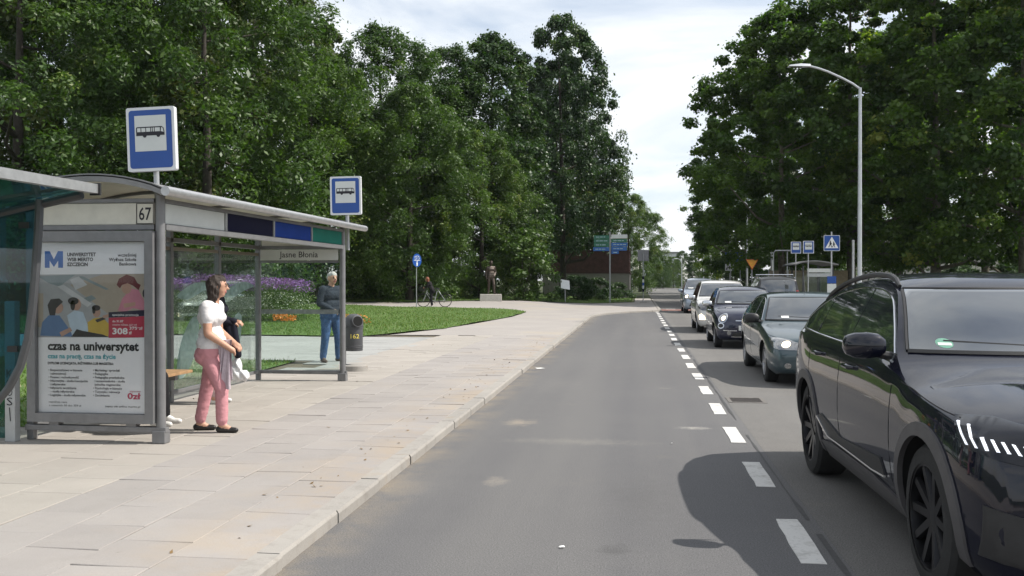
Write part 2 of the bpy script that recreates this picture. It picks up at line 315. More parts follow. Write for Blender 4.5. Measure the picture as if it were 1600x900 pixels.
# the red cycle crossing at the end of the bay, with white blocks
sheet('cycle_crossing', [(1.3, 49.9), (8.0, 49.9), (8.0, 52.6), (1.3, 52.6)], lambda x, y: .006, m_redp, parent=road)
for x0 in (1.6, 3.2, 4.8, 6.4):
    for y0 in (49.4, 52.65):
        MB().box2((x0, y0, .007), (x0 + .5, y0 + .45, .011)).build('crossing_block', m_paint, road)
# right-hand pavement and its kerb
rp_ = sheet('right_pavement', [(8.2, -30), (12.2, -30), (12.2, 170), (8.2, 170)], lambda x, y: .1, m_pave)
kr = empty('right_kerb'); kr['kind'] = 'structure'
for i in range(16, 60): MB().box2((8.05, i * 1.0 + .005, -.05), (8.2, i + .995, .115)).build('kerb_stone', m_kerb, kr)
MB().box2((8.05, 60.005, -.05), (8.2, 170, .115)).build('kerb_run', m_kerb, kr)
# left kerb, stone by stone along the bay
kl = empty('left_kerb'); kl['kind'] = 'structure'
line = [(-1.985, -6.)] + [(-1.985, float(y)) for y in range(-5, 40)] + [(-1.985, 40.4), (-1.88, 42.), (-1.64, 43.3), (-1.08, 45.2), (-.4, 46.65), (.38, 47.85), (1.2, 48.95)]
line += [(1.25, 50.)] + [(1.25 + (i * .0008), 50. + i) for i in range(1, 28)]
seg = [0.]
for a, b in zip(line, line[1:]): seg.append(seg[-1] + math.dist(a, b))
def along(s):
    for i in range(len(seg) - 1):
        if s <= seg[i + 1] or i == len(seg) - 2:
            t = (s - seg[i]) / (seg[i + 1] - seg[i]); a, b = line[i], line[i + 1]
            return Vector((a[0] + (b[0] - a[0]) * t, a[1] + (b[1] - a[1]) * t, 0)), Vector((b[0] - a[0], b[1] - a[1], 0)).normalized()
s_ = 0.
while s_ < seg[-1] - 1:
    low = .012 if 54 < s_ < 59 else 0
    (p, d), (q, e) = along(s_ + .006), along(s_ + .994); n0, n1 = Vector((-d.y, d.x, 0)), Vector((-e.y, e.x, 0)); zt = .086 + random.uniform(-.002, .002); wob = random.uniform(-.006, .006)
    vs_ = [p + n0 * wob, q + n1 * wob, q + n1 * .15, p + n0 * .15]
    mb = MB(); ch = .012
    top = [p + n0 * (wob + ch), q + n1 * (wob + ch), q + n1 * (.15), p + n0 * (.15)]
    mb.add([(v.x, v.y, -.08) for v in vs_] + [(vs_[0].x, vs_[0].y, zt - .02), (vs_[1].x, vs_[1].y, zt - .02)] + [(v.x, v.y, zt) for v in top],
           [(0, 1, 5, 4), (4, 5, 7, 6), (6, 7, 8, 9), (2, 3, 9, 8), (1, 2, 8, 7, 5), (3, 0, 4, 6, 9)])
    mb.build('kerb_stone', m_kerb, kl); s_ += 1.0

# left pavement: a bed of sandy joints, slabs laid on it one by one near the camera, one sheet farther off
bed = sheet('pavement', [(-2.13, -8), (-2.13, 26.2), (-8.2, 26.2), (-8.2, -8)], lambda x, y: .058, m_joint)
far_edge = [(-2.136, 25.715), (-2.136, 40.4), (-2.03, 42.05), (-1.785, 43.36), (-1.215, 45.28), (-.52, 46.74), (.265, 47.94), (1.08, 49.06), (1.08, 80), (-.2, 80), (-.2, 66), (-3, 62), (-14, 53.5), (-40, 53), (-40, 50.0), (-16, 50.2)]
tip = [gnd(*p) for p in ((640, 480.5), (760, 482), (812, 485.5), (822, 488), (800, 495), (740, 506), (690, 514), (620, 522), (560, 527), (440, 529), (300, 529), (100, 529))]
lawn_edge = [(p.x, p.y) for p in tip]
sheet('far_pavement', far_edge + [(lawn_edge[0][0], lawn_edge[0][1])] + lawn_edge[1:9] + [(-8.2, 25.715)], lambda x, y: H(x, y), m_pave, step=2.5)
slabs = []
for c in range(4):
    w = 1.86 / 4; x0 = -2.138 - c * w
    for r in range(60): slabs.append((x0 - w, x0, -3.6 + r * .5 + (.25 if c % 2 else 0) + c * .03, 0))
for c in range(8):
    w = .5; x0 = -4.0 - c * w
    for r in range(60): slabs.append((x0 - w, x0, -3.75 + r * .5 + (.25 if c % 2 else 0), 1))
slabs = [s for s in slabs if s[2] < 25.5 and not (s[1] < -5.2 and s[2] > 15.1)]
def vis(s):
    d = np.array([(s[0] + s[1]) / 2, s[2] + .25, .08]) - _C; zc = d @ _fw
    if zc < 3: return 1e9
    px = 800 + FPX * (d @ _rt) / zc; py = 450 - FPX * (d @ _up) / zc
    return zc if -80 < px < 1700 and py < 990 else 1e8 + zc
slabs.sort(key=vis)
def slab_geo(mb, s, ox=0, oy=0):
    g = .0022; x0, x1, y0, y1 = s[0] + g - ox, s[1] - g - ox, s[2] + g - oy, min(s[2] + .5, 25.712) - g - oy
    h = .08 + random.gauss(0, .0013); tx, ty = random.gauss(0, .0016), random.gauss(0, .0016); b = .004
    zz = [h - tx - ty, h + tx - ty, h + tx + ty, h - tx + ty]
    o = [(x0, y0), (x1, y0), (x1, y1), (x0, y1)]; i_ = [(x0 + b, y0 + b), (x1 - b, y0 + b), (x1 - b, y1 - b), (x0 + b, y1 - b)]
    vs_ = [(a, c, .05) for a, c in o] + [(a, c, z - b) for (a, c), z in zip(o, zz)] + [(a, c, z) for (a, c), z in zip(i_, zz)]
    fs = [(j, (j + 1) % 4, (j + 1) % 4 + 4, j + 4) for j in range(4)] + [(j + 4, (j + 1) % 4 + 4, (j + 1) % 4 + 8, j + 8) for j in range(4)] + [(8, 9, 10, 11)]
    return mb.add(vs_, fs, s[3])
for s in slabs[:290]:
    mb = slab_geo(MB(), s, (s[0] + s[1]) / 2, s[2] + .25); mb.m = [0] * len(mb.f)
    o = mb.build('paving_slab', m_slab2 if s[3] else m_slab, bed); o.location = ((s[0] + s[1]) / 2, s[2] + .25, 0)
mb = MB()
for s in slabs[290:]: slab_geo(mb, s)
tag(mb.build('paving_slabs', [m_slab, m_slab2], bed), kind='stuff')
# the pale path that branches off behind the shelter, laid in large concrete slabs
pathbed = sheet('path', [(-5.2, 15.1), (-5.2, 24.6), (-34, 24.9), (-34, 15.1)], lambda x, y: .05, m_joint)
mb = MB(); ps = MB().box((0, 0, 0), (.972, .732, .03)).build('path_slab', m_path, pathbed, bevel=.004); first = True
for r in range(13):
    y0 = 15.1 + r * .74
    for c in range(-1 if r % 2 else 0, 30):
        x1 = -5.2 - c * .98 - (.49 if r % 2 else 0); a, b_ = x1 - .98, min(x1, -5.2); h = random.gauss(.077, .0018)
        if y0 < 17.2 and a < -6.35: continue
        if x1 > -13.6 and b_ == x1:
            o = ps if first else ps.copy(); first or col.objects.link(o); first = False
            o.location = (x1 - .49, y0 + .37, h - .015); o.rotation_euler = (random.gauss(0, .002), random.gauss(0, .002), 0)
        else: mb.box2((a + .004, y0 + .004, .045), (b_ - .004, y0 + .736, h))
tag(mb.build('path_slabs', m_path, pathbed), kind='stuff')
# lawn and verge
def lz(x, y): return H(x, y) + .035 + .02 * math.sin(x * 1.3) * math.sin(y * .9)
lawn_poly = lawn_edge[:9] + [(-7.9, 24.7), (-34, 24.9), (-40, 30), (-40, 49.8), (-16, 50.0)]
q_ = []
for (xa, ya), (xb, yb) in zip(lawn_poly, lawn_poly[1:] + lawn_poly[:1]):
    n_ = max(1, int(math.hypot(xb - xa, yb - ya) / .35)) if ya < 52 and xa > -30 else 1
    q_ += [(xa + (xb - xa) * i / n_ + (random.uniform(-.07, .07) if n_ > 1 else 0), ya + (yb - ya) * i / n_ + (random.uniform(-.09, .09) if n_ > 1 else 0)) for i in range(n_)]
lawn_poly = q_
sheet('lawn', lawn_poly, lz, m_lawn, step=1.2)
verge_poly = [(-.4, 66.2), (-3.2, 62.2), (-14, 53.8), (-40, 53.3), (-40, 75), (-5.5, 80), (-.4, 80)]
sheet('verge', verge_poly, lz, m_lawn, step=2.)
patch_poly = [(-6.4, 15.2), (-6.5, 17.1), (-14, 17.2), (-14, 9), (-6.4, 9)]
sheet('grass_patch', patch_poly, lambda x, y: .085, m_lawn, step=.8)
def blades(name, poly, n, hgt, zf, label):
    P = np.array(poly); lo, hi = P.min(0), P.max(0); pts = []
    x, y = P[:, 0], P[:, 1]; x2, y2 = np.roll(x, -1), np.roll(y, -1)
    while len(pts) < n:
        q = rng.uniform(lo, hi, (n, 2))
        ins = np.zeros(n, bool)
        for i in range(len(P)):
            c = (y[i] > q[:, 1]) != (y2[i] > q[:, 1]); xi = (x2[i] - x[i]) * (q[:, 1] - y[i]) / (y2[i] - y[i] + 1e-12) + x[i]; ins ^= c & (q[:, 0] < xi)
        w = ins & (rng.random(n) < np.clip(30 / q[:, 1], .3, 1) ** 1.5); pts += list(q[w])
    q = np.array(pts[:n]); z = np.array([zf(a, b) for a, b in q]) - .01
    ang = rng.uniform(0, 6.28, n); h = hgt * rng.uniform(.5, 1.4, n); w = .012 * rng.uniform(.7, 1.5, n); ln = rng.normal(0, .4, (n, 2)) * h[:, None]
    V = np.zeros((n, 3, 3)); V[:, 0] = np.c_[q[:, 0] - np.cos(ang) * w, q[:, 1] - np.sin(ang) * w, z]; V[:, 1] = np.c_[q[:, 0] + np.cos(ang) * w, q[:, 1] + np.sin(ang) * w, z]; V[:, 2] = np.c_[q + ln, z + h]
    o = link(name, points_mesh(name, V.reshape(-1, 3), n, 3, m_blade, tint=rng.random(n))); tag(o, label, 'grass', kind='stuff')
def leaf_mat(name, dark, light, trans=.3, tip=None):
    m = bpy.data.materials.new(name); m.use_nodes = True; MATS[name] = m; t = m.node_tree; p = t.nodes['Principled BSDF']
    at_ = N(t, 'ShaderNodeAttribute', attribute_name='tint'); rr = N(t, 'ShaderNodeValToRGB'); e = rr.color_ramp.elements
    e[0].color = (*dark, 1); e[1].color = (*light, 1)
    if tip: k = e.new(.93); k.color = (*light, 1); e[2].color = (*tip, 1)
    oi = N(t, 'ShaderNodeObjectInfo'); mr = N(t, 'ShaderNodeMapRange'); mr.inputs[3].default_value = -.18; mr.inputs[4].default_value = .18; t.links.new(oi.outputs['Random'], mr.inputs[0])
    ad = N(t, 'ShaderNodeMath', operation='ADD'); t.links.new(at_.outputs['Fac'], ad.inputs[0]); t.links.new(mr.outputs[0], ad.inputs[1]); t.links.new(ad.outputs[0], rr.inputs[0])
    t.links.new(rr.outputs[0], p.inputs['Base Color']); p.inputs['Roughness'].default_value = .45; p.inputs['Specular IOR Level'].default_value = .4
    tl = N(t, 'ShaderNodeBsdfTranslucent'); mu = N(t, 'ShaderNodeMix', data_type='RGBA', blend_type='MULTIPLY'); mu.inputs[0].default_value = 1; mu.inputs[7].default_value = (1.25, 1.5, .45, 1); t.links.new(rr.outputs[0], mu.inputs[6]); t.links.new(mu.outputs[2], tl.inputs[0])
    mx = N(t, 'ShaderNodeMixShader'); mx.inputs[0].default_value = trans; t.links.new(p.outputs[0], mx.inputs[1]); t.links.new(tl.outputs[0], mx.inputs[2])
    t.links.new(mx.outputs[0], t.nodes['Material Output'].inputs[0]); return m
m_blade = leaf_mat('grass_blade', (.06, .11, .022), (.14, .22, .05), .35, (.24, .22, .1))
blades('lawn_grass', lawn_poly, 90000, .065, lz, 'short mown green grass of the tapering lawn')
blades('verge_grass', verge_poly, 25000, .12, lz, 'rougher grass of the verge under the park trees')
blades('shelter_grass', patch_poly, 14000, .06, lambda x, y: .085, 'short grass of the small patch behind the bus shelter')
# drain in the lane
dr = empty('drain_grate', (1.46, 12.9, 0), 0, 'rusty iron drain grate set in the road beside the dashed line', 'drain grate')
m_iron = M('cast_iron', (.06, .05, .045), .6, .6, .3, 20, .3)
mb = MB()
for a, b in (((-.25, -.28), (.25, -.22)), ((-.25, .22), (.25, .28)), ((-.25, -.22), (-.2, .22)), ((.2, -.22), (.25, .22))): mb.box2((*a, -.03), (*b, .006))
mb.build('frame', M('drain_frame', (.13, .12, .11), .8, .1, .3, 15), dr)
for i in range(7): MB().box2((-.2, -.2 + i * .06, -.02), (.2, -.165 + i * .06, .0045)).build('bar', m_iron, dr)
MB().box2((-.2, -.22, -.03), (.2, .22, .003)).build('shaft', M('drain_dark', (.012, .011, .01), .9), dr)
# ================================================================== CARS
def curve(pts):
    """smooth monotone interpolation through control points"""
    x = np.array([p[0] for p in pts], float); y = np.array([p[1] for p in pts], float); h = np.diff(x); d = np.diff(y) / h; m = np.zeros(len(x))
    m[0], m[-1] = d[0], d[-1]
    for i in range(1, len(x) - 1):
        if d[i - 1] * d[i] > 0: w1, w2 = 2 * h[i] + h[i - 1], h[i] + 2 * h[i - 1]; m[i] = (w1 + w2) / (w1 / d[i - 1] + w2 / d[i])
    def fn(q):
        q = min(max(q, x[0]), x[-1]); i = min(int(np.searchsorted(x, q, side='right')) - 1, len(x) - 2); i = max(i, 0); t = (q - x[i]) / h[i]
        return float((2 * t ** 3 - 3 * t ** 2 + 1) * y[i] + (t ** 3 - 2 * t ** 2 + t) * h[i] * m[i] + (-2 * t ** 3 + 3 * t ** 2) * y[i + 1] + (t ** 3 - t ** 2) * h[i] * m[i + 1])
    return fn
m_tyre = M('tyre_rubber', (.018, .018, .018), .85, 0, .25, 25, .3)
m_alloy = M('alloy_silver', (.42, .42, .43), .35, .8, .1, 8)
m_blackrim = M('alloy_black', (.02, .02, .022), .3, .6, .2, 8)
m_carglass = M('car_glass', (.03, .036, .041), .03, 0, .3, 3, spec=.9, coat=1., cior=1.9)
m_chrome = M('chrome_trim', (.62, .63, .65), .18, 1., .05)
m_blk = M('black_plastic', (.018, .018, .019), .5, 0, .2, 20, .1)
m_grey_trim = M('grey_arch_trim', (.075, .072, .074), .55, .1, .15, 12)
m_seam = M('door_gap', (.004, .004, .004), .9)
m_lamp = M('lamp_glass', (.3, .3, .3), .12, .7, .3, 30, coat=1.)
m_lit = M('lit_lamp', (1., .84, .6), .3, emit=2.2)
m_led = M('lit_led', (.9, .93, 1.), .3, emit=.55)
m_plate = M('number_plate_white', (.6, .6, .58), .5, 0, .08)
m_white = M('white_print', (.8, .8, .78), .5, 0, .04)
m_well = M('wheel_well', (.008, .008, .008), .95)
def paint(name, c, rough=.3, metal=.35, spec=.4): return M(name, c, rough, metal, .06, 2.5, coat=1., spec=spec)
def patch(name, poly, bvh, o, u, v, d, mat, parent, off=.005, thick=.012, step=.07, smooth=True):
    """a thin panel lying on the body: 2-D outline in the plane o,u,v thrown along d on to the body surface"""
    o, u, v, d = Vector(o), Vector(u), Vector(v), Vector(d).normalized(); k = len(poly); P = []
    for i in range(k):
        a, b = Vector(poly[i]), Vector(poly[(i + 1) % k]); n = max(1, int((b - a).length / step)); P += [a + (b - a) * (j / n) for j in range(n)]
    k = len(P); pts = list(P); xs = [p.x for p in P]; ys = [p.y for p in P]
    y = min(ys) + step * .5
    while y < max(ys):
        x = min(xs) + step * .5
        while x < max(xs): pts.append(Vector((x, y))); x += step
        y += step
    v2, _, f, *_r = geometry.delaunay_2d_cdt(pts, [(i, (i + 1) % k) for i in range(k)], [tuple(range(k))], 1, 1e-5)
    out = []; ok = []
    for p in v2:
        s = o + u * p.x + v * p.y; h = bvh.ray_cast(s, d)
        if h[0] is None: out.append(s + d * .5); ok.append(False)
        else:
            nn = h[1] if h[1].dot(d) < 0 else -h[1]; out.append(h[0] + nn * off); ok.append(True)
    f = [q for q in f if all(ok[i] for i in q)]
    if not f: return None
    ff = []
    for q in f:
        a, b, c = (out[i] for i in q[:3]); nn = (b - a).cross(c - a); ff.append(tuple(q) if nn.dot(d) < 0 else tuple(reversed(q)))
    me = bpy.data.meshes.new(name); me.from_pydata(out, [], ff)
    bm = bmesh.new(); bm.from_mesh(me); bmesh.ops.delete(bm, geom=[v_ for v_ in bm.verts if not v_.link_faces], context='VERTS')
    be = [e for e in bm.edges if e.is_boundary]
    if thick:
        r = bmesh.ops.extrude_edge_only(bm, edges=be); bmesh.ops.translate(bm, vec=d * thick, verts=[g for g in r['geom'] if isinstance(g, bmesh.types.BMVert)])
    bm.to_mesh(me); bm.free(); me.materials.append(mat)
    if smooth: me.polygons.foreach_set('use_smooth', [True] * len(me.polygons)); me.set_sharp_from_angle(angle=R(35))
    return link(name, me, parent)
def strip(mb, pts2, bvh, o, u, v, d, r=.004, off=.0, n=5, step=.06):
    """a fine tube along a 2-D line thrown on to the body"""
    o, u, v, d = Vector(o), Vector(u), Vector(v), Vector(d).normalized(); P = []
    for a, b in zip(pts2, pts2[1:]):
        a, b = Vector(a), Vector(b); k = max(1, int((b - a).length / step)); P += [a + (b - a) * (j / k) for j in range(k)]
    P.append(Vector(pts2[-1])); q = []
    for p in P:
        h = bvh.ray_cast(o + u * p.x + v * p.y, d)
        if h[0] is not None: q.append(h[0] - d * off)
    if len(q) > 1: mb.tube(q, r, n)
def wheel_parts(root, x, side, yo, r, width, rimmat, spokes, rr):
    s = side; prof = [(rr * .97, -.5), (r * .8, -.5), (r * .94, -.46), (r, -.36), (r, .36), (r * .94, .46), (r * .8, .5), (rr * .97, .5)]
    mb = MB().lathe([(a, b * width) for a, b in prof], 40, axis='y')
    w = mb.build('wheel', m_tyre, root, True, angle=30); w.location = (x, s * (yo - width / 2), r)
    if s < 0: w.rotation_euler = (0, 0, math.pi)
    mb = MB(); hw = width / 2
    mb.lathe([(rr, hw * .98), (rr * .93, hw * .96), (rr * .9, hw * .55), (rr * .88, -hw * .5)], 40, axis='y')
    mb.lathe([(.0, hw * .72), (rr * .2, hw * .72), (rr * .26, hw * .6), (rr * .26, hw * .2)], 20, axis='y')
    for i in range(spokes):
        a = 2 * math.pi * i / spokes; ca, sa = math.cos(a), math.sin(a)
        def pt(rad, tn, yy): return (ca * rad - sa * tn, yy, sa * rad + ca * tn)
        w0, w1 = rr * .11, rr * (.13 if spokes < 8 else .09); vs_ = []
        for rad, wd, yy in ((rr * .15, w0, hw * .72), (rr * .94, w1, hw * .9)):
            for tn, dy in ((-wd, -.025), (wd, -.025), (wd * .75, 0), (-wd * .75, 0)): vs_.append(pt(rad, tn, yy + dy))
        mb.add(vs_, [(0, 1, 5, 4), (1, 2, 6, 5), (2, 3, 7, 6), (3, 0, 4, 7)])
    rim = mb.build('rim', rimmat, w, True, angle=30)
    MB().lathe([(0.001, -hw * .1), (rr * .72, -hw * .1), (rr * .72, -hw * .3)], 28, axis='y').build('brake_disc', M('brake_disc', (.09, .085, .08), .5, .6, .2), w)
    return w
def make_car(name, sp, loc, rz, label, group=None):
    """local frame: x runs back from the nose, +y is the side seen by us when the car faces us, z up"""
    root = empty(name, loc, rz, label, 'car', group)
    L, W = sp['L'], sp['W']; top, bot, wid, belt = curve(sp['top']), curve(sp['bot']), curve(sp['wid']), curve(sp['belt'])
    tum = sp.get('tum', .42); ins = sp.get('ins', .945); crown = curve(sp['crown']); fb = sp.get('bow', .26); wb0, wb1 = sp['ws']
    side_u = curve(sp.get('side', [(0, .88), (.12, .955), (.3, .985), (.5, 1.), (.72, .995), (.88, .978), (1, .962)]))
    def ze(x): return top(x) - crown(x)
    def yside(x, z):
        b = min(belt(x), ze(x) - .012); zb = bot(x)
        if z <= b: return wid(x) * side_u((z - zb) / (b - zb))
        k = S(min(1, (z - b) / .03)); return wid(x) * (.962 + (ins - .962) * k) - tum * max(0, z - b) * (1 + .25 * (z - b))
    def bow(x, z):
        f = fb * max(0, 1 - x / 1.1) ** 1.3; r = -.20 * max(0, 1 - (L - x) / .8) ** 1.3
        g = 0
        if z > belt(x) - .05: g = .14 * S((x - wb0 + .25) / .3) * (1 - S((x - wb1 - .1) / .6))
        return f + r + g
    t = np.linspace(0, 1, 78); xs = L * (.5 * (1 - np.cos(np.pi * t)) * .55 + t * .45); n1, n2, n3 = 12, 9, 9; rings = []
    for x in xs:
        zb, zt = bot(x), top(x); e = ze(x); b = min(belt(x), e - .012); pts = [(0, zb), (yside(x, zb) * .55, zb), (yside(x, zb) * .93, zb)]
        pts += [(yside(x, zb + (b - zb) * i / (n1 - 1)), zb + (b - zb) * i / (n1 - 1)) for i in range(n1)]
        pts += [(yside(x, b + (e - b) * (i / n2) ** 1.0), b + (e - b) * i / n2) for i in range(1, n2 + 1)]
        ye = yside(x, e); c = zt - e
        pts += [(ye * math.cos(q), e + c * (1 - math.cos(q) ** 2.6)) if False else (ye * (1 - i / n3), e + c * (1 - (1 - i / n3) ** sp.get('cp', 3.2))) for i in range(1, n3) for q in (0,)]
        pts.append((0, zt)); rings.append([(x + bow(x, z) * (abs(y_) / W) ** 2.2, y_, z) for y_, z in pts])
    k = len(rings[0]); V = []; F = []; ring_n = 2 * k - 2
    for r_ in rings: V += r_ + [(a, -b, c) for a, b, c in r_[-2:0:-1]]
    for i in range(len(rings) - 1):
        for j in range(ring_n): F.append((i * ring_n + j, (i + 1) * ring_n + j, (i + 1) * ring_n + (j + 1) % ring_n, i * ring_n + (j + 1) % ring_n))
    F.append(tuple(range(ring_n))); F.append(tuple(reversed(range((len(rings) - 1) * ring_n, len(rings) * ring_n))))
    me = bpy.data.meshes.new('body'); me.from_pydata(V, [], F)
    bm = bmesh.new(); bm.from_mesh(me); bmesh.ops.recalc_face_normals(bm, faces=bm.faces); bmesh.ops.triangulate(bm, faces=[f for f in bm.faces if len(f.verts) > 4]); bm.to_mesh(me); bvh = BVHTree.FromBMesh(bm); bm.free()
    me.materials.append(sp['paint']); me.materials.append(m_well)
    body = link('body', me, None); R_ = sp['arch']; cuts = []
    for ax in sp['axles']:
        for s in (-1, 1):
            mb = MB(); mb.lathe([(R_, W * .52), (R_, W * 1.25)], 40, axis='y'); nn = len(mb.v)
            mb.f.append(tuple(range(40))); mb.f.append(tuple(reversed(range(40, 80)))); mb.m += [0, 0]
            mb.v = [(a + ax, b * s, c + sp['r'] + .01) for a, b, c in mb.v]; cu = mb.build('cutter', m_well)
            bm = bmesh.new(); bm.from_mesh(cu.data); bmesh.ops.recalc_face_normals(bm, faces=bm.faces); bm.to_mesh(cu.data); bm.free()
            md = body.modifiers.new('b', 'BOOLEAN'); md.operation = 'DIFFERENCE'; md.object = cu; md.solver = 'EXACT'; cuts.append(cu)
    nm = evaluated(body); body.modifiers.clear(); body.data = nm; nm.name = 'body'
    for cu in cuts: bpy.data.objects.remove(cu)
    cen = [(ax, sp['r'] + .01) for ax in sp['axles']]
    for p in nm.polygons:
        c = p.center; p.material_index = 1 if any((c.x - a) ** 2 + (c.z - b) ** 2 < (R_ + .004) ** 2 for a, b in cen) else 0
        p.use_smooth = True
    nm.set_sharp_from_angle(angle=R(38)); body.parent = root
    for ax in sp['axles']:
        for s in (1, -1): wheel_parts(root, ax, s, sp['track'], sp['r'], sp.get('tw', .22), sp['rim'], sp['spokes'], sp['rr'])
    X, Y_, Z = Vector((1, 0, 0)), Vector((0, 1, 0)), Vector((0, 0, 1))
    # glass
    trim = sp.get('trim', m_blk)
    def sidewin(xa, xb, s, nm_='side_window'):
        lo, up = [], []
        for i in range(25):
            x = xa + (xb - xa) * i / 24; a = belt(x) + .035; b = ze(x - .05) - sp.get('pil', .05)
            if b > a + .015: lo.append((x, a)); up.append((x, b))
        if len(lo) < 3: return
        poly = lo + up[::-1]; patch(nm_, poly, bvh, (0, 2 * s, 0), X, Z, (0, -s, 0), m_carglass, root, .004, .01, .08)
        return poly
    dl = sp['dlo']
    for s in (1, -1):
        polys = [sidewin(a, b, s) for a, b in dl]; mb = MB()
        lo = [(x, belt(x) + .03) for x in np.linspace(dl[0][0], dl[-1][1], 20)]; strip(mb, lo, bvh, (0, 2 * s, 0), X, Z, (0, -s, 0), .009, .004)
        up = [(x, ze(x - .05) - sp.get('pil', .05) + .006) for x in np.linspace(dl[0][0], dl[-1][1], 30) if ze(x - .05) - .05 > belt(x) + .04]; strip(mb, up, bvh, (0, 2 * s, 0), X, Z, (0, -s, 0), .007, .003)
        mb.build('window_trim', trim, root, True)
        mb = MB()
        for x0 in sp['doors']: strip(mb, [(x0 + sp.get('dslant', 0) * (z - .3), z) for z in np.linspace(bot(x0) + .12, belt(x0) + .02, 8)], bvh, (0, 2 * s, 0), X, Z, (0, -s, 0), .0045, -.0015)
        zl = bot(sp['doors'][1]) + .12
        strip(mb, [(x, zl) for x in np.linspace(sp['doors'][0], sp['doors'][-1], 10)], bvh, (0, 2 * s, 0), X, Z, (0, -s, 0), .0045, -.0015)
        for g in ((.36 * L * 0 + sp['cowl'] - .06, ),): strip(mb, [(g[0], belt(g[0]) - .03), (sp['hood_x'], sp['hood_z'])], bvh, (0, 2 * s, 0), X, Z, (0, -s, 0), .004, -.001)
        mb.build('panel_gap', m_seam, root)
        # door handles
        for x0 in sp['handles']:
            h = bvh.ray_cast((x0, 2 * s, belt(x0) - .11), (0, -s, 0))
            if h[0]:
                mb = MB().tube([h[0] + Vector((-.1, -s * .005, 0)), h[0] + Vector((-.075, s * .028, .004)), h[0] + Vector((.07, s * .028, .006)), h[0] + Vector((.1, -s * .005, 0))], [.012, .017, .017, .012], 8); mb.build('door_handle', sp.get('handle', sp['paint']), root, True)
        # mirror
        xm = sp['mirror']; zm = belt(xm) + sp.get('mz', .09); h = bvh.ray_cast((xm, 2 * s, zm - .05), (0, -s, 0)); yb = abs(h[0].y) if h[0] else W * .85
        mb = MB(); n = 12; ring = []
        for i, (yy, k_) in enumerate(((.0, .55), (.035, .88), (.1, 1.), (.17, .95), (.215, .72), (.23, .3))):
            for j in range(n):
                a = 2 * math.pi * j / n; cx, cz = math.cos(a), math.sin(a)
                mb.v.append((xm - .02 + k_ * .085 * (abs(cx) ** .7) * math.copysign(1, cx) + .06 * (yy / .23) ** 2, s * (yb + .05 + yy), zm + k_ * .082 * (abs(cz) ** .7) * math.copysign(1, cz)))
        for i in range(5):
            for j in range(n):
                q = (i * n + j, i * n + (j + 1) % n, (i + 1) * n + (j + 1) % n, (i + 1) * n + j); mb.f.append(q if s > 0 else q[::-1]); mb.m.append(0)
        mb.f += [tuple(range(n)), tuple(range(5 * n, 6 * n))]; mb.m += [0, 0]
        mo = mb.build('mirror', sp.get('mirrormat', sp['paint']), root, True, angle=50)
        MB().tube([(xm, s * (yb - .03), zm - .07), (xm - .01, s * (yb + .1), zm - .05)], [.03, .022], 8).build('mirror_stalk', m_blk, mo, True)
        MB().box((xm + .09, s * (yb + .15), zm), (.008, .17, .12)).build('mirror_glass', m_carglass, mo, bevel=.003)
        # wheel arch trim
        if sp.get('archtrim'):
            for ax in sp['axles']:
                a0, a1, n = -14, 194, 26; ri, ro = R_ - .012, R_ + sp.get('archw', .055); cz = sp['r'] + .01
                poly = [(ax + ro * math.cos(R(a0 + (a1 - a0) * i / n)), cz + ro * math.sin(R(a0 + (a1 - a0) * i / n))) for i in range(n + 1)] + [(ax + ri * math.cos(R(a1 - (a1 - a0) * i / n)), cz + ri * math.sin(R(a1 - (a1 - a0) * i / n))) for i in range(n + 1)]
                patch('arch_trim', poly, bvh, (0, 2 * s, 0), X, Z, (0, -s, 0), sp['archtrim'], root, .014, .03, .06)
        if sp.get('silltrim'):
            a, b = sp['axles'][0] + R_ + .06, sp['axles'][1] - R_ - .06; z0 = bot(2.) + .02
            patch('sill_trim', [(a, z0), (b, z0), (b, z0 + .12), (b - .4, z0 + .16), (a + .5, z0 + .16), (a, z0 + .12)], bvh, (0, 2 * s, 0), X, Z, (0, -s, 0), sp['silltrim'], root, .012, .02, .08)
            patch('door_blade', [(a + .22, z0 + .2), (a + .3, z0 + .3), (b - .7, z0 + .25), (b - .1, z0 + .34), (b + .02, z0 + .3), (b - .3, z0 + .19), (a + .5, z0 + .185)], bvh, (0, 2 * s, 0), X, Z, (0, -s, 0), m_blk, root, .01, .02, .08)
            mb = MB(); strip(mb, [(a + .22, z0 + .2), (a + .5, z0 + .185), (b - .3, z0 + .19), (b + .02, z0 + .3)], bvh, (0, 2 * s, 0), X, Z, (0, -s, 0), .009, .012); mb.build('blade_trim', m_chrome, root, True)
        if sp.get('rails'):
            pts = []
            xa, xb = sp['rails']
            for i in range(15):
                x = xa + (xb - xa) * i / 14; e = ze(x); y_ = yside(x, e) - .015
                pts.append((x, s * y_, e + .006 + .034 * (1 - abs(2 * i / 14 - 1) ** 6)))
            MB().tube(pts, [.012] + [.02] * 13 + [.012], 8).build('roof_rail', sp.get('railmat', m_blk), root, True)
    zl, zu = top(wb0) + .03, top(wb1) - .055; poly = []
    def wy(z, x): return wid(x) * ins - tum * max(0, z - belt(x)) - .06
    rows = [zl + (zu - zl) * i / 6 for i in range(7)]; xr = [wb0 + (wb1 - wb0) * i / 6 for i in range(7)]
    poly = [(-wy(z, x), z - .035 * 0) for z, x in zip(rows, xr)] + [(wy(z, x), z) for z, x in zip(rows[::-1], xr[::-1])]
    # a row of points along bottom and top follows the bowed glass
    patch('windscreen', poly, bvh, (-1, 0, 0), Y_, Z, (1, 0, 0), m_carglass, root, .008, .01, .04)
    mb = MB()
    for s in (1, -1): strip(mb, [(s * (wy(z, x) + .012), z) for z, x in zip(rows, xr)], bvh, (-1, 0, 0), Y_, Z, (1, 0, 0), .011, .003)
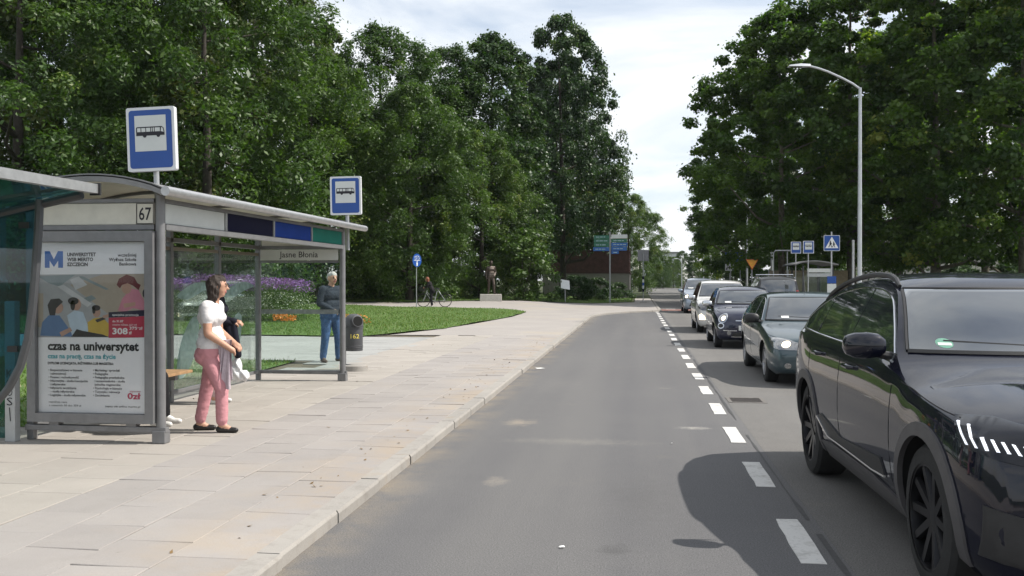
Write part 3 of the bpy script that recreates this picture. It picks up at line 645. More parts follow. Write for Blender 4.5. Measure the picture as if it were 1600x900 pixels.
    strip(mb, [(y_, zu + .012) for y_ in np.linspace(-wy(zu, wb1), wy(zu, wb1), 16)], bvh, (-1, 0, 0), Y_, Z, (1, 0, 0), .009, .003)
    strip(mb, [(y_, zl - .005) for y_ in np.linspace(-wy(zl, wb0) - .01, wy(zl, wb0) + .01, 16)], bvh, (-1, 0, 0), Y_, Z, (1, 0, 0), .02, .0)
    mb.build('windscreen_seal', m_blk, root, True)
    for y0, y1 in ((.05, .62), (-.62, -.02)):
        mb = MB(); strip(mb, [(y0 * W, zl + .035), (y1 * W, zl + .06)], bvh, (-1, 0, 0), Y_, Z, (1, 0, 0), .008, .012); mb.build('wiper', m_blk, root)
    a, b = sp['rw']; za, zb_ = ze(a), top(b)
    rp2 = []
    for i in range(7):
        x = a + (b - a) * i / 6; z = top(x) - .03; rp2.append((wid(x) * ins - tum * max(0, z - belt(x)) - .09, z))
    patch('rear_window', [(-p, q) for p, q in rp2] + rp2[::-1], bvh, (L + 1, 0, 0), Y_, Z, (-1, 0, 0), m_carglass, root, .004, .006, .08)
    # front details
    for nm_, poly, mat_, off in sp.get('front', []):
        patch(nm_, poly, bvh, (-1.5, 0, 0), Y_, Z, (1, 0, 0), mat_, root, off, .02, .05)
    for nm_, poly, mat_, off in sp.get('rear', []):
        patch(nm_, poly, bvh, (L + 1.5, 0, 0), Y_, Z, (-1, 0, 0), mat_, root, off, .02, .05)
    for s in (1, -1):
        hl = None
        for nm_, poly, mat_, off, sub in sp.get('lamps', []):
            d = Vector((.8, -.6 * s, 0)); u = Vector((.6 * s, .8, 0)) * 1.0
            u = Vector((-.6, .8 * -s, 0)); u = Vector((.6, .8 * s, 0)).normalized()
            o = patch(nm_, poly, bvh, Vector((sp.get('lx', .2), s * W * .8, 0)) - d * 2, u, Z, d, mat_, hl if (sub and hl) else root, off, .02, .04)
            if not sub and o: hl = o
    if sp.get('plate'):
        h = bvh.ray_cast((-1, 0, sp['plate']), (1, 0, 0)); MB().box((h[0].x - .012, 0, sp['plate']), (.012, .52, .112)).build('number_plate', m_plate, root, bevel=.004)
    if sp.get('antenna'):
        x0, l = sp['antenna']; z0 = top(x0); MB().tube([(x0, 0, z0 - .01), (x0 + l * .45, 0, z0 + l * .9)], [.008, .003], 6).build('antenna', m_blk, root)
    return root, dict(top=top, bot=bot, wid=wid, belt=belt, ze=ze, yside=yside, bvh=bvh)

# ---- the large black coupe SUV in front
p_black = paint('black_blue_paint', (.003, .004, .012), .5, 0., .05)
q8 = dict(L=4.99, W=.998, r=.385, rr=.285, tw=.275, arch=.425, axles=(.93, 3.925), track=.965, paint=p_black, rim=m_blackrim, spokes=10,
    top=[(0, .70), (.03, .84), (.09, .95), (.2, 1.0), (.5, 1.055), (.95, 1.105), (1.38, 1.15), (1.52, 1.20), (1.95, 1.46), (2.3, 1.625), (2.65, 1.68), (3.0, 1.69), (3.5, 1.655), (4.0, 1.54), (4.5, 1.33), (4.75, 1.18), (4.9, 1.1), (4.99, .85)],
    bot=[(0, .36), (.06, .26), (.3, .22), (1, .23), (4., .23), (4.6, .28), (4.99, .48)],
    wid=[(0, .86), (.12, .92), (.45, .975), (.93, .998), (1.6, .985), (2.5, .985), (3.4, .992), (3.95, .998), (4.5, .97), (4.85, .92), (4.99, .86)],
    belt=[(0, .88), (.3, .95), (1., 1.02), (1.4, 1.08), (1.8, 1.115), (2.5, 1.135), (3.6, 1.16), (4.3, 1.18), (4.99, 1.12)],
    crown=[(0, .1), (.3, .1), (1.2, .1), (1.45, .045), (2.2, .05), (3., .06), (4.2, .07), (4.99, .1)], tum=.46, ws=(1.46, 2.28), cowl=1.45, hood_x=.35, hood_z=.93,
    dlo=[(1.72, 2.785), (2.8, 3.72), (3.735, 4.35)], doors=(1.5, 2.78, 3.76), dslant=.08, handles=(2.55, 3.52), mirror=1.78, mz=.115, trim=m_chrome, archtrim=m_grey_trim, archw=.06, silltrim=m_grey_trim, rails=(2.35, 4.05), rw=(4.05, 4.7), bow=.3, pil=.06,
    plate=.5, lx=.25,
    front=[('grille', [(-.52, .36), (.52, .36), (.62, .5), (.5, .86), (-.5, .86), (-.62, .5)], m_blk, .01), ('bumper_intake', [(.66, .34), (.9, .36), (.9, .6), (.7, .56)], m_blk, .01), ('bumper_intake', [(-.66, .34), (-.9, .36), (-.9, .6), (-.7, .56)], m_blk, .01)],
    lamps=[('headlight', [(-.42, .80), (-.36, .915), (.14, .975), (.33, .965), (.24, .84), (-.1, .79)], M('dark_lamp', (.008, .009, .014), .25, 0, .2, spec=.3, coat=.25), .008, False)] +
        
        [('light_bar', [(.205 - k, .852 + dz), (.22 - k, .852 + dz), (.22 - k + ln * .7, .852 + dz + ln * .85), (.207 - k + ln * .7, .852 + dz + ln * .85)], m_led, .012, True) for k, dz, ln in ((.0, .0, .105), (.055, -.004, .1), (.11, -.006, .055), (.155, -.008, .052), (.2, -.01, .05), (.245, -.012, .048), (.29, -.014, .046), (.335, -.016, .044))])
car1, q8i = make_car('black_suv', q8, (2.485, 4.21, 0), R(91.2), 'large glossy black coupe SUV with lit light bars at the head of the queue')
# round green sticker low in the windscreen corner
patch('windscreen_sticker', ell(.62, 1.245, .046, .027, 16), q8i['bvh'], (-1, 0, 0), (0, 1, 0), (0, 0, 1), (1, 0, 0), M('sticker_green', (.13, .3, .22), .4, 0, .1), car1, .009, .001, .05)
patch('sticker_band', [(.585, 1.232), (.655, 1.232), (.655, 1.246), (.585, 1.246)], q8i['bvh'], (-1, 0, 0), (0, 1, 0), (0, 0, 1), (1, 0, 0), m_white, car1, .011, .0, .05)

# ---- dark green family hatchback
p_green = paint('dark_teal_paint', (.042, .07, .083), .3, .4)
mond = dict(L=4.73, W=.906, r=.315, rr=.215, tw=.205, arch=.35, axles=(.95, 3.70), track=.865, paint=p_green, rim=m_alloy, spokes=7,
    top=[(0, .55), (.03, .64), (.1, .72), (.25, .77), (.7, .86), (1.15, .925), (1.3, .96), (1.7, 1.2), (2.05, 1.38), (2.35, 1.425), (2.8, 1.43), (3.3, 1.38), (3.8, 1.2), (4.15, 1.05), (4.5, 1.02), (4.68, .98), (4.73, .75)],
    bot=[(0, .3), (.06, .22), (.3, .18), (4., .19), (4.5, .24), (4.73, .4)],
    wid=[(0, .74), (.12, .82), (.45, .88), (.95, .9), (2.5, .906), (3.7, .9), (4.4, .86), (4.73, .76)],
    belt=[(0, .7), (.4, .8), (1.2, .9), (2.5, .945), (3.7, .98), (4.73, .98)],
    crown=[(0, .07), (.4, .06), (1.2, .05), (1.5, .035), (2.2, .045), (3., .05), (4., .05), (4.73, .06)], tum=.44, ws=(1.24, 2.05), cowl=1.25, hood_x=.3, hood_z=.72,
    dlo=[(1.52, 2.42), (2.5, 3.3), (3.36, 3.75)], doors=(1.3, 2.46, 3.42), dslant=.06, handles=(2.28, 3.22), mirror=1.5, trim=m_chrome, rw=(3.4, 4.0), bow=.24, antenna=(2.25, .4), plate=.42, lx=.22, handle=m_blk, mirrormat=m_blk,
    front=[('grille', [(-.36, .56), (.36, .56), (.4, .66), (-.4, .66)], m_blk, .008), ('bumper_intake', [(-.5, .25), (.5, .25), (.44, .37), (-.44, .37)], m_blk, .008), ('fog_light', ell(.62, .33, .05, .04, 12), m_lamp, .01), ('fog_light', ell(-.62, .33, .05, .04, 12), m_lamp, .01), ('inspection_card', [(.4, 1.0), (.52, 1.0), (.52, 1.03), (.4, 1.03)], m_white, .012)],
    lamps=[('headlight', [(-.32, .565), (-.33, .66), (-.1, .715), (.1, .735), (.28, .735), (.24, .68), (.14, .6), (.0, .57)], m_lamp, .008, False), ('lit_bulb', ell(-.1, .645, .065, .048, 14), m_lit, .014, True)])
make_car('green_hatchback', mond, (2.89, 14.42, 0), R(90), 'dark green-grey hatchback with one headlight lit behind the black SUV')

# ---- small rounded dark blue city car
p_blue = paint('dark_navy_paint', (.013, .016, .04), .25, .35)
f500 = dict(L=3.57, W=.8135, r=.29, rr=.2, tw=.19, arch=.325, axles=(.68, 2.98), track=.775, paint=p_blue, rim=m_alloy, spokes=8,
    top=[(0, .58), (.03, .7), (.1, .8), (.22, .87), (.5, .95), (.78, 1.0), (.9, 1.04), (1.2, 1.25), (1.5, 1.42), (1.8, 1.48), (2.2, 1.485), (2.7, 1.43), (3.1, 1.28), (3.35, 1.08), (3.5, .92), (3.57, .7)],
    bot=[(0, .34), (.05, .25), (.3, .19), (3., .2), (3.4, .28), (3.57, .42)],
    wid=[(0, .68), (.1, .74), (.35, .79), (.7, .81), (1.8, .813), (2.9, .81), (3.35, .75), (3.57, .66)],
    belt=[(0, .74), (.4, .88), (.9, .96), (1.8, .98), (2.8, 1.0), (3.57, .95)],
    crown=[(0, .1), (.4, .1), (.8, .07), (1., .04), (1.6, .05), (2.5, .06), (3.57, .08)], tum=.4, ws=(.86, 1.48), cowl=.86, hood_x=.25, hood_z=.8, cp=2.6,
    dlo=[(1.12, 2.1), (2.17, 2.85)], doors=(1.0, 2.13, 2.14), dslant=.05, handles=(1.95,), mirror=1.1, trim=m_chrome, rw=(2.75, 3.2), bow=.3, plate=.5, lx=.2, mirrormat=m_chrome, handle=m_chrome,
    front=[('chrome_whisker', [(-.32, .66), (.32, .66), (.32, .68), (-.32, .68)], m_chrome, .012), ('emblem', ell(0, .68, .06, .05, 14), m_chrome, .016), ('bumper_intake', [(-.42, .3), (.42, .3), (.36, .4), (-.36, .4)], m_blk, .008), ('bumper_trim', [(-.6, .425), (-.3, .425), (-.3, .447), (-.6, .447)], m_chrome, .012), ('bumper_trim', [(.3, .425), (.6, .425), (.6, .447), (.3, .447)], m_chrome, .012), ('bumper_trim', [(-.42, .285), (.42, .285), (.42, .3), (-.42, .3)], m_chrome, .012),
           ('fog_light', ell(.47, .38, .05, .05, 14), m_lamp, .014), ('fog_light', ell(-.47, .38, .05, .05, 14), m_lamp, .014), ('inspection_card', [(.33, 1.07), (.48, 1.07), (.48, 1.11), (.33, 1.11)], m_white, .012)],
    lamps=[('headlight', ell(-.02, .72, .115, .115, 22), m_chrome, .008, False), ('lamp_glass', ell(-.02, .72, .096, .096, 20), m_lamp, .014, True), ('lit_bulb', ell(-.04, .715, .05, .05, 14), m_lit, .02, True), ('side_lamp', ell(.0, .545, .088, .066, 20), m_chrome, .01, False), ('side_lamp_glass', ell(.0, .545, .066, .048, 18), m_blk, .016, True)])
make_car('city_car', f500, (2.63, 22.42, 0), R(90), 'small rounded navy city car with round chrome-ringed headlights')

# ---- white tall hatchback
p_white = paint('pearl_white_paint', (.56, .55, .53), .3, .05)
whi = dict(L=4.25, W=.89, r=.32, rr=.22, tw=.21, arch=.355, axles=(.85, 3.45), track=.85, paint=p_white, rim=m_alloy, spokes=5,
    top=[(0, .6), (.03, .74), (.1, .86), (.25, .93), (.7, 1.02), (1.0, 1.07), (1.15, 1.12), (1.55, 1.4), (1.85, 1.57), (2.2, 1.63), (2.8, 1.64), (3.5, 1.58), (3.9, 1.42), (4.15, 1.1), (4.25, .8)],
    bot=[(0, .34), (.06, .24), (.3, .2), (3.6, .21), (4.05, .28), (4.25, .45)],
    wid=[(0, .74), (.12, .82), (.4, .87), (.85, .885), (2.2, .89), (3.4, .885), (4., .85), (4.25, .78)],
    belt=[(0, .78), (.4, .9), (1., .98), (2.2, 1.02), (3.5, 1.06), (4.25, 1.05)],
    crown=[(0, .09), (.5, .08), (1.1, .05), (1.8, .045), (3., .055), (4.25, .07)], tum=.36, ws=(1.1, 1.85), cowl=1.1, hood_x=.28, hood_z=.85,
    dlo=[(1.36, 2.3), (2.37, 3.2), (3.27, 3.75)], doors=(1.15, 2.33, 3.25), dslant=.05, handles=(2.15, 3.05), mirror=1.36, rw=(3.65, 4.05), bow=.27, plate=.5, lx=.22, mirrormat=m_chrome,
    front=[('grille', [(-.5, .66), (.5, .66), (.42, .78), (-.42, .78)], m_blk, .008), ('bumper_intake', [(-.45, .28), (.45, .28), (.4, .45), (-.4, .45)], m_blk, .008)],
    lamps=[('headlight', [(-.25, .7), (-.2, .83), (.1, .9), (.24, .93), (.2, .78), (.0, .7)], M('smoked_lamp', (.12, .12, .13), .08, .4, .2, 20, coat=1.), .008, False), ('running_light', [(-.12, .42), (.1, .42), (.12, .56), (.02, .6), (-.1, .52)], m_lit, .012, False)])
make_car('white_hatchback', whi, (2.7, 28.9, 0), R(90), 'white tall hatchback with bright running lights behind the navy city car')

# ---- pale blue-silver people carrier, and a dark car behind it
p_silver = paint('blue_silver_paint', (.3, .35, .42), .3, .5)
mpv = dict(whi); mpv.update(L=4.45, W=.905, paint=p_silver, axles=(.88, 3.6),
    top=[(0, .62), (.03, .78), (.1, .9), (.25, .98), (.7, 1.08), (.95, 1.13), (1.1, 1.18), (1.55, 1.48), (1.9, 1.68), (2.3, 1.74), (3., 1.74), (3.8, 1.68), (4.15, 1.5), (4.38, 1.1), (4.45, .8)],
    bot=[(0, .34), (.06, .24), (.3, .2), (3.7, .21), (4.2, .28), (4.45, .45)], wid=[(0, .76), (.12, .84), (.4, .89), (.88, .9), (2.2, .905), (3.5, .9), (4.2, .87), (4.45, .8)],
    belt=[(0, .8), (.4, .94), (1., 1.02), (2.2, 1.06), (3.5, 1.1), (4.45, 1.1)], crown=[(0, .09), (.5, .08), (1.1, .05), (1.8, .045), (3., .055), (4.45, .07)], ws=(1.05, 1.9), cowl=1.05, dlo=[(1.36, 2.4), (2.47, 3.4), (3.47, 4.05)], doors=(1.15, 2.43, 3.43), handles=(2.25, 3.2), rw=(3.9, 4.28), mirrormat=p_silver,
    front=[('grille', [(-.42, .66), (.42, .66), (.34, .76), (-.34, .76)], m_chrome, .008), ('bumper_intake', [(-.62, .36), (.62, .36), (.55, .52), (-.55, .52)], m_blk, .008), ('inspection_card', [(.35, 1.22), (.6, 1.22), (.6, 1.26), (.35, 1.26)], m_white, .012)],
    lamps=[('headlight', [(-.25, .72), (-.2, .86), (.1, .95), (.24, .97), (.2, .82), (.0, .73)], m_lamp, .008, False), ('lit_bulb', ell(.02, .83, .09, .07, 14), m_lit, .014, True)])
make_car('people_carrier', mpv, (3.14, 46.2, 0), R(90), 'pale silver-blue people carrier standing by the red cycle crossing')
dk = dict(whi); dk.update(paint=paint('dark_grey_paint', (.03, .032, .036), .3, .5), mirrormat=m_blk)
make_car('dark_hatchback', dk, (4.0, 57.5, .004), R(90), 'dark grey car half hidden behind the silver-blue people carrier')

# ---- dark off-roader with a roof rack driving the other way
p_dark = paint('dark_brown_paint', (.022, .02, .02), .3, .4)
orr = dict(whi); orr.update(L=4.75, W=.95, r=.38, rr=.25, arch=.42, axles=(.9, 3.65), track=.91, paint=p_dark,
    top=[(0, .7), (.03, .9), (.1, 1.02), (.3, 1.08), (.9, 1.14), (1.3, 1.18), (1.42, 1.24), (1.75, 1.52), (2.0, 1.72), (2.3, 1.79), (3., 1.81), (4.2, 1.79), (4.5, 1.7), (4.68, 1.25), (4.75, .9)],
    bot=[(0, .45), (.06, .36), (.3, .32), (4.2, .32), (4.6, .38), (4.75, .5)], wid=[(0, .8), (.12, .88), (.4, .93), (2.2, .95), (4.3, .945), (4.65, .92), (4.75, .88)],
    belt=[(0, .9), (.4, 1.02), (1., 1.08), (2.2, 1.12), (4.75, 1.16)], crown=[(0, .09), (.5, .08), (1.3, .05), (3., .06), (4.75, .06)], tum=.24, ws=(1.38, 2.05), cowl=1.38, dlo=[(1.62, 2.6), (2.68, 3.6), (3.68, 4.4)], doors=(1.45, 2.64, 3.64), handles=(2.45, 3.4), rw=(4.52, 4.7), rails=(2.2, 4.4), railmat=m_chrome, mirror=1.65,
    front=[('grille', [(-.5, .7), (.5, .7), (.45, .95), (-.45, .95)], m_blk, .008)], lamps=[],
    rear=[('tail_light', [(.72, .9), (.86, .9), (.84, 1.2), (.74, 1.2)], M('tail_red', (.35, .015, .01), .15, coat=1.), .01), ('tail_light', [(-.72, .9), (-.86, .9), (-.84, 1.2), (-.74, 1.2)], MATS['tail_red'], .01), ('number_plate', [(-.26, .72), (.26, .72), (.26, .83), (-.26, .83)], m_plate, .01)])
c7, oi7 = make_car('off_roader', orr, (5.95, 45.3, 0), R(-90), 'dark off-roader with a silver roof rack in the far lane')
rk = [MB().tube([(x, -.7, 1.87), (x, .7, 1.87)], .022, 8) for x in (2.6, 3.3, 4.0)]
for m_ in rk: m_.build('rack_bar', m_chrome, c7, True)
# ================================================================== BUS SHELTER AND STREET FURNITURE ON THE LEFT
m_steel = M('shelter_grey_steel', (.2, .2, .205), .45, .35, .12, 9, .05)
m_alu = M('brushed_aluminium', (.46, .46, .46), .38, .75, .12, 14)
m_cream = M('cream_panel', (.62, .6, .52), .5, 0, .1, 5)
m_whitep = M('white_panel', (.62, .64, .62), .4, 0, .06, 4)
m_roof = M('roof_grey', (.2, .2, .2), .55, .1, .2, 4)
m_navy = M('navy_panel', (.004, .0045, .026), .6, 0, .1, 4, spec=.12)
m_blue = M('blue_panel', (.007, .04, .24), .6, 0, .1, 4, spec=.15)
m_teal = M('teal_panel', (.01, .155, .115), .6, 0, .12, 4, spec=.15)
m_wood = M('bench_wood', (.33, .2, .1), .55, 0, .25, 14, .2)
m_ink = M('black_print', (.012, .012, .018), .6, 0, .05)
m_signblue = M('sign_blue', (.012, .07, .3), .35, 0, .06, 6)
m_clear = glass_mat('clear_glass', (.9, .95, .93), .45, .012)
m_frost = glass_mat('frosted_film', (.75, .85, .82), .6, .45, (.6, .72, .7))
m_tealglass = glass_mat('teal_tinted_glass', (.4, .62, .6), .8, .05, (.1, .25, .3))
m_blueglass = glass_mat('blue_tinted_glass', (.2, .42, .5), .8, .06, (.06, .16, .22))
m_galv = M('galvanised_pole', (.4, .41, .42), .42, .6, .12, 12)
U, VZ = Vector((1, 0, 0)), Vector((0, 0, 1))

sh = empty('bus_shelter', (-4.5, 8.31, .08), 0, 'long grey steel and glass bus shelter with arched roof and coloured fascia panels', 'bus shelter')
LEN, DEP = 5.5, 1.36
by = [0.04, 1.4, 2.74, 4.1, LEN]
for x, y_ in [(0, 0), (0, LEN)]:
    p = MB().tube([(x, y_, 0), (x, y_, 2.36)], .045, 14).build('post', m_steel, sh, True)
    MB().box((x, y_, .06), (.13, .11, .12)).build('post_foot', m_steel, p, bevel=.008)
for y_ in by:
    p = MB().box2((-DEP - .035, y_ - .035, 0), (-DEP + .035, y_ + .035, 2.36)).build('post', m_steel, sh, bevel=.008)
# beams and rails
for x, nm_ in ((0, 'front_beam'), (-DEP, 'back_beam')):
    MB().box2((x - .035, .05, 2.03), (x + .035, LEN - .05, 2.09)).build(nm_, m_steel, sh, bevel=.006)
    MB().box2((x - .03, .05, 2.29), (x + .03, LEN - .05, 2.33)).build(nm_, m_steel, sh, bevel=.006)
for y_ in (0, LEN):
    MB().box2((-DEP + .04, y_ - .03, 2.03), (-.05, y_ + .03, 2.08)).build('end_beam', m_steel, sh, bevel=.006)
    MB().box2((-DEP + .04, y_ - .03, 2.29), (-.05, y_ + .03, 2.33)).build('end_beam', m_steel, sh, bevel=.006)
    MB().box2((-DEP - .02, y_ - .025 - (.02 if y_ == 0 else 0), .1), (.07, y_ + .025, .155)).build('bottom_rail', m_steel, sh, bevel=.008)
MB().box2((-DEP - .02, .08, .1), (-DEP + .02, LEN - .04, .15)).build('bottom_rail', m_steel, sh, bevel=.006)
MB().box2((-DEP - .022, .08, 1.93), (-DEP + .022, LEN - .04, 1.975)).build('transom', M('transom_bronze', (.22, .19, .15), .5, .3, .1), sh, bevel=.005)
# fascia panels along the road side
q = LEN / 4
for i, mt in enumerate((m_whitep, m_navy, m_blue, m_teal)):
    MB().box2((-.012, .06 + i * q * .985, 2.093), (.018, q * (i + 1) * .985 - .01, 2.287)).build('fascia_panel', mt, sh, bevel=.004)
    if i: MB().box2((-.03, i * q * .985 + .0, 2.092), (.026, i * q * .985 + .05, 2.288)).build('fascia_divider', m_alu, sh)
MB().box2((-DEP + .06, -.012, 2.083), (-.24, .012, 2.287)).build('end_panel', m_cream, sh, bevel=.004)
n67 = MB().box2((-.235, -.018, 2.085), (-.055, .012, 2.287)).build('route_number', m_cream, sh, bevel=.004)
mb = MB(); add_text(mb, '67', .17, (-.145, -.02, 2.125), U, VZ, .125, .012, 'CENTER'); mb.build('number_print', m_ink, n67)
mb = MB()
for a, b in (((-.232, 2.088), (-.058, 2.094)), ((-.232, 2.278), (-.058, 2.284)), ((-.232, 2.088), (-.226, 2.284)), ((-.064, 2.088), (-.058, 2.284))): mb.box2((a[0], -.021, a[1]), (b[0], -.0185, b[1]))
mb.build('number_border', m_ink, n67)
MB().box2((-DEP + .06, LEN - .012, 2.083), (-.06, LEN + .012, 2.287)).build('end_panel', m_cream, sh, bevel=.004)
nm = MB().box2((-DEP + .05, LEN - .035, 1.86), (-.06, LEN - .015, 2.025)).build('stop_name_plate', m_whitep, sh, bevel=.003)
mb = MB(); add_text(mb, 'Jasne Błonia', .13, (-.69, LEN - .037, 1.905), U, VZ, .62, .006, 'CENTER'); mb.build('name_print', m_ink, nm)
# arched roof: upper skin, cream underside, ribs, end plates, gutter
arc = []
for i in range(15):
    t = i / 14; x = .2 - 1.8 * t; arc.append((x, 2.345 + .155 * math.sin(math.pi * min(1, (t * 1.02)) ** .85) + .03 * (1 - t)))
def roof_sheet(nm_, off, mat_, y0, y1, th=.012):
    mb = MB(); k = len(arc)
    V = [(x, y_, z + off) for y_ in (y0, y1) for x, z in arc] + [(x, y_, z + off + th) for y_ in (y0, y1) for x, z in arc]
    F = []
    for i in range(k - 1): F += [(i, k + i, k + i + 1, i + 1), (2 * k + i, 2 * k + i + 1, 3 * k + i + 1, 3 * k + i), (i, i + 1, 2 * k + i + 1, 2 * k + i), (k + i, 3 * k + i, 3 * k + i + 1, k + i + 1)]
    F += [(0, 2 * k, 3 * k, k), (k - 1, 2 * k - 1, 4 * k - 1, 3 * k - 1)]
    return mb.add(V, F).build(nm_, mat_, sh, True)
roof = roof_sheet('roof', .0, m_roof, -.3, 5.98); roof_sheet('ceiling', -.022, m_cream, -.285, 5.96)
for y_ in (-.3, 5.965): roof_sheet('roof_end_trim', -.05, m_roof, y_, y_ + .03, .075)
for y_ in (.9, 2.75, 4.6): roof_sheet('roof_rib', -.055, m_steel, y_, y_ + .04, .03)
MB().tube([(.215, -.31, 2.37), (.215, 5.99, 2.37)], .045, 14).build('gutter', m_alu, sh, True)
# glass
for i in range(4):
    g = MB().box2((-DEP - .006, by[i] + .045, .155), (-DEP + .006, by[i + 1] - .045, 1.925)).build('glass_pane', m_clear, sh)
    fs = MB()
    for poly in ([(.08 + .1 * (i % 2), .35), (.3, .3), (.62, .62), (.7, 1.0), (.5, 1.05), (.2, .75)], [(.1, 1.35), (.5, 1.5), (.9, 1.52), (1.15, 1.46), (.8, 1.4), (.4, 1.3)]):
        sm = []; k = len(poly)
        for a in range(k):
            p0, p1, p2, p3 = (Vector(poly[(a + j) % k]) for j in (-1, 0, 1, 2))
            for t in (0, .25, .5, .75): sm.append(tuple(.5 * ((2 * p1) + (p2 - p0) * t + (2 * p0 - 5 * p1 + 4 * p2 - p3) * t * t + (3 * p1 - p0 - 3 * p2 + p3) * t ** 3)))
        fs.prism([(by[i] + .07 + a, b) for a, b in sm], (-DEP + .0075, 0, 0), (0, 1, 0), (0, 0, 1), .0015)
    fs.build('frosted_leaf', m_frost, g)
g = MB().box2((-DEP + .05, LEN - .006, .16), (-.06, LEN + .006, 1.85)).build('glass_pane', m_clear, sh)
st = MB().box2((-DEP + .052, LEN - .0095, 1.03), (-.062, LEN - .0072, 1.1)).build('frosted_stripe', glass_mat('stripe_film', (.6, .65, .64), .5, .6, (.5, .52, .52)), g)
MB().box2((-DEP + .05, LEN - .03, 1.82), (-.06, LEN + .02, 1.855)).build('end_beam', m_steel, sh)
# scribbles scratched on the glass
mb = MB()
for cx, cz, w in ((1.62, 1.04, .05), (1.74, 1.04, .05), (1.9, 1.05, .06), (1.66, .96, .04), (1.8, .95, .05)):
    mb.tube([(-DEP + .01, cx + w * math.cos(t) * (1 + .3 * math.sin(2.3 * t)), cz + .04 * math.sin(t * 1.4 + cx)) for t in np.linspace(0, 6.5, 22)], .003, 4)
mb.build('scribble', m_ink, sh)
# bench
bn = MB().box2((-DEP + .12, .5, .43), (-DEP + .5, 2.35, .465)).build('bench', m_wood, sh, bevel=.006)
for y_ in (.75, 2.1): MB().box2((-DEP + .0, y_ - .03, .36), (-DEP + .42, y_ + .03, .428)).build('bench_bracket', m_steel, bn)
# ---------- advertising case with its poster
ac = MB()
x0, x1, z0, z1 = -DEP + .03, -.035, .19, 2.02; fw = .085
ac.box2((x0, -.085, z0), (x1, .075, z0 + fw)); ac.box2((x0, -.085, z1 - .1), (x1, .075, z1)); ac.box2((x0, -.085, z0 + fw), (x0 + fw, .075, z1 - .1)); ac.box2((x1 - fw, -.085, z0 + fw), (x1, .075, z1 - .1)); ac.box2((x0 + fw, -.03, z0 + fw), (x1 - fw, .06, z1 - .1))
case = ac.build('advert_case', m_steel, sh)
MB().box2((x0 + .2, -.04, .155), (x0 + .3, .04, .19)).build('case_foot', m_steel, sh); MB().box2((x1 - .3, -.04, .155), (x1 - .2, .04, .19)).build('case_foot', m_steel, sh)
px0, px1, pz0, pz1 = x0 + fw + .004, x1 - fw - .004, z0 + fw + .004, z1 - .104; PW, PH = px1 - px0, pz1 - pz0
def pp(a, b): return (a * PW, (1 - b) * PH)          # poster fractions, b from the top
PO = Vector((px0, -.031, pz0))
m_paper = M('poster_paper', (.8, .8, .82), .35, 0, .02, 3)
MB().box2((px0, -.036, pz0), (px1, -.0302, pz1)).build('poster', m_paper, case)
def pr(nm_, polys, c, lift, name=None):
    m_ = M('print_' + (name or nm_), c, .45, 0, .08, 9); mb = MB(); o = PO + Vector((0, -.005 - lift, 0))
    for p in polys: mb.prism([pp(*q) for q in p], o, U, VZ, .0003)
    return mb.build(nm_, m_, case)
def pe(cx, cy, rx, ry, n=18): return [(cx + rx * math.cos(2 * math.pi * i / n), cy + ry * math.sin(2 * math.pi * i / n)) for i in range(n)]
pr('poster_picture', [[(0, .19), (1, .185), (1, .555), (0, .56)]], (.34, .35, .36), .0002, 'pict')
pr('picture_backdrop', [[(.3, .25), (.6, .19), (1, .186), (1, .42), (.65, .42)], [(.0, .3), (.05, .3), (.05, .5), (0, .5)]], (.36, .31, .25), .0006, 'backdrop')
pr('picture_beams', [[(.0, .2), (.35, .19), (.2, .26), (.1, .24)], [(.36, .2), (.42, .2), (.66, .275), (.63, .28)], [(.42, .33), (.5, .31), (.54, .33), (.48, .35)]], (.2, .25, .26), .001, 'beam')
pr('picture_beams', [[(.3, .22), (.38, .2), (.46, .25), (.35, .28)], [(.18, .26), (.24, .25), (.5, .36), (.46, .38)]], (.5, .51, .52), .0012, 'beamlight')
pr('picture_figures', [[(.02, .55), (.04, .47), (.1, .43), (.2, .43), (.28, .5), (.33, .555)]], (.09, .17, .33), .0014, 'denim')
pr('picture_figures', [[(.27, .43), (.34, .4), (.42, .41), (.47, .5), (.46, .55), (.32, .555)]], (.45, .55, .64), .0016, 'pale_shirt')
pr('picture_figures', [[(.46, .47), (.52, .445), (.6, .44), (.66, .48), (.65, .555), (.47, .555)]], (.52, .36, .06), .0018, 'yellow_shirt')
pr('picture_figures', [[(.74, .4), (.78, .33), (.86, .27), (.93, .28), (.985, .35), (.98, .4), (.88, .385), (.8, .41)]], (.5, .2, .26), .0018, 'pink_shirt')
pr('picture_figures', [pe(.185, .385, .05, .035), pe(.36, .365, .042, .035), pe(.545, .41, .036, .03), pe(.82, .27, .045, .033), [(.6, .43), (.76, .4), (.77, .415), (.6, .45)], [(.2, .53), (.3, .5), (.32, .52), (.22, .555)], [(.79, .36), (.9, .35), (.9, .37), (.8, .385)]], (.42, .26, .2), .002, 'skin')
pr('picture_figures', [[(.09, .37), (.12, .335), (.2, .33), (.235, .35), (.2, .37), (.17, .39), (.16, .43), (.11, .43)], pe(.33, .345, .05, .022), pe(.325, .37, .022, .03), pe(.54, .385, .04, .017), pe(.52, .4, .015, .02), [(.63, .45), (.55, .47), (.53, .455), (.6, .44)], [(.31, .555), (.36, .51), (.42, .52), (.6, .54), (.66, .555)], pe(.985, .3, .02, .025)], (.025, .02, .025), .0023, 'dark_hair')
pr('picture_figures', [[(.73, .25), (.75, .215), (.82, .19), (.89, .205), (.92, .24), (.95, .25), (.93, .28), (.88, .255), (.83, .24), (.78, .25), (.76, .27)]], (.12, .02, .025), .0024, 'red_hair')
pr('promo_strip', [[(.655, .41), (1, .395), (1, .43), (.655, .442)]], (.02, .015, .04), .0026, 'strip'); pr('promo_box', [[(.655, .443), (1, .431), (1, .555), (.655, .56)]], (.42, .035, .07), .0026, 'promo_red')
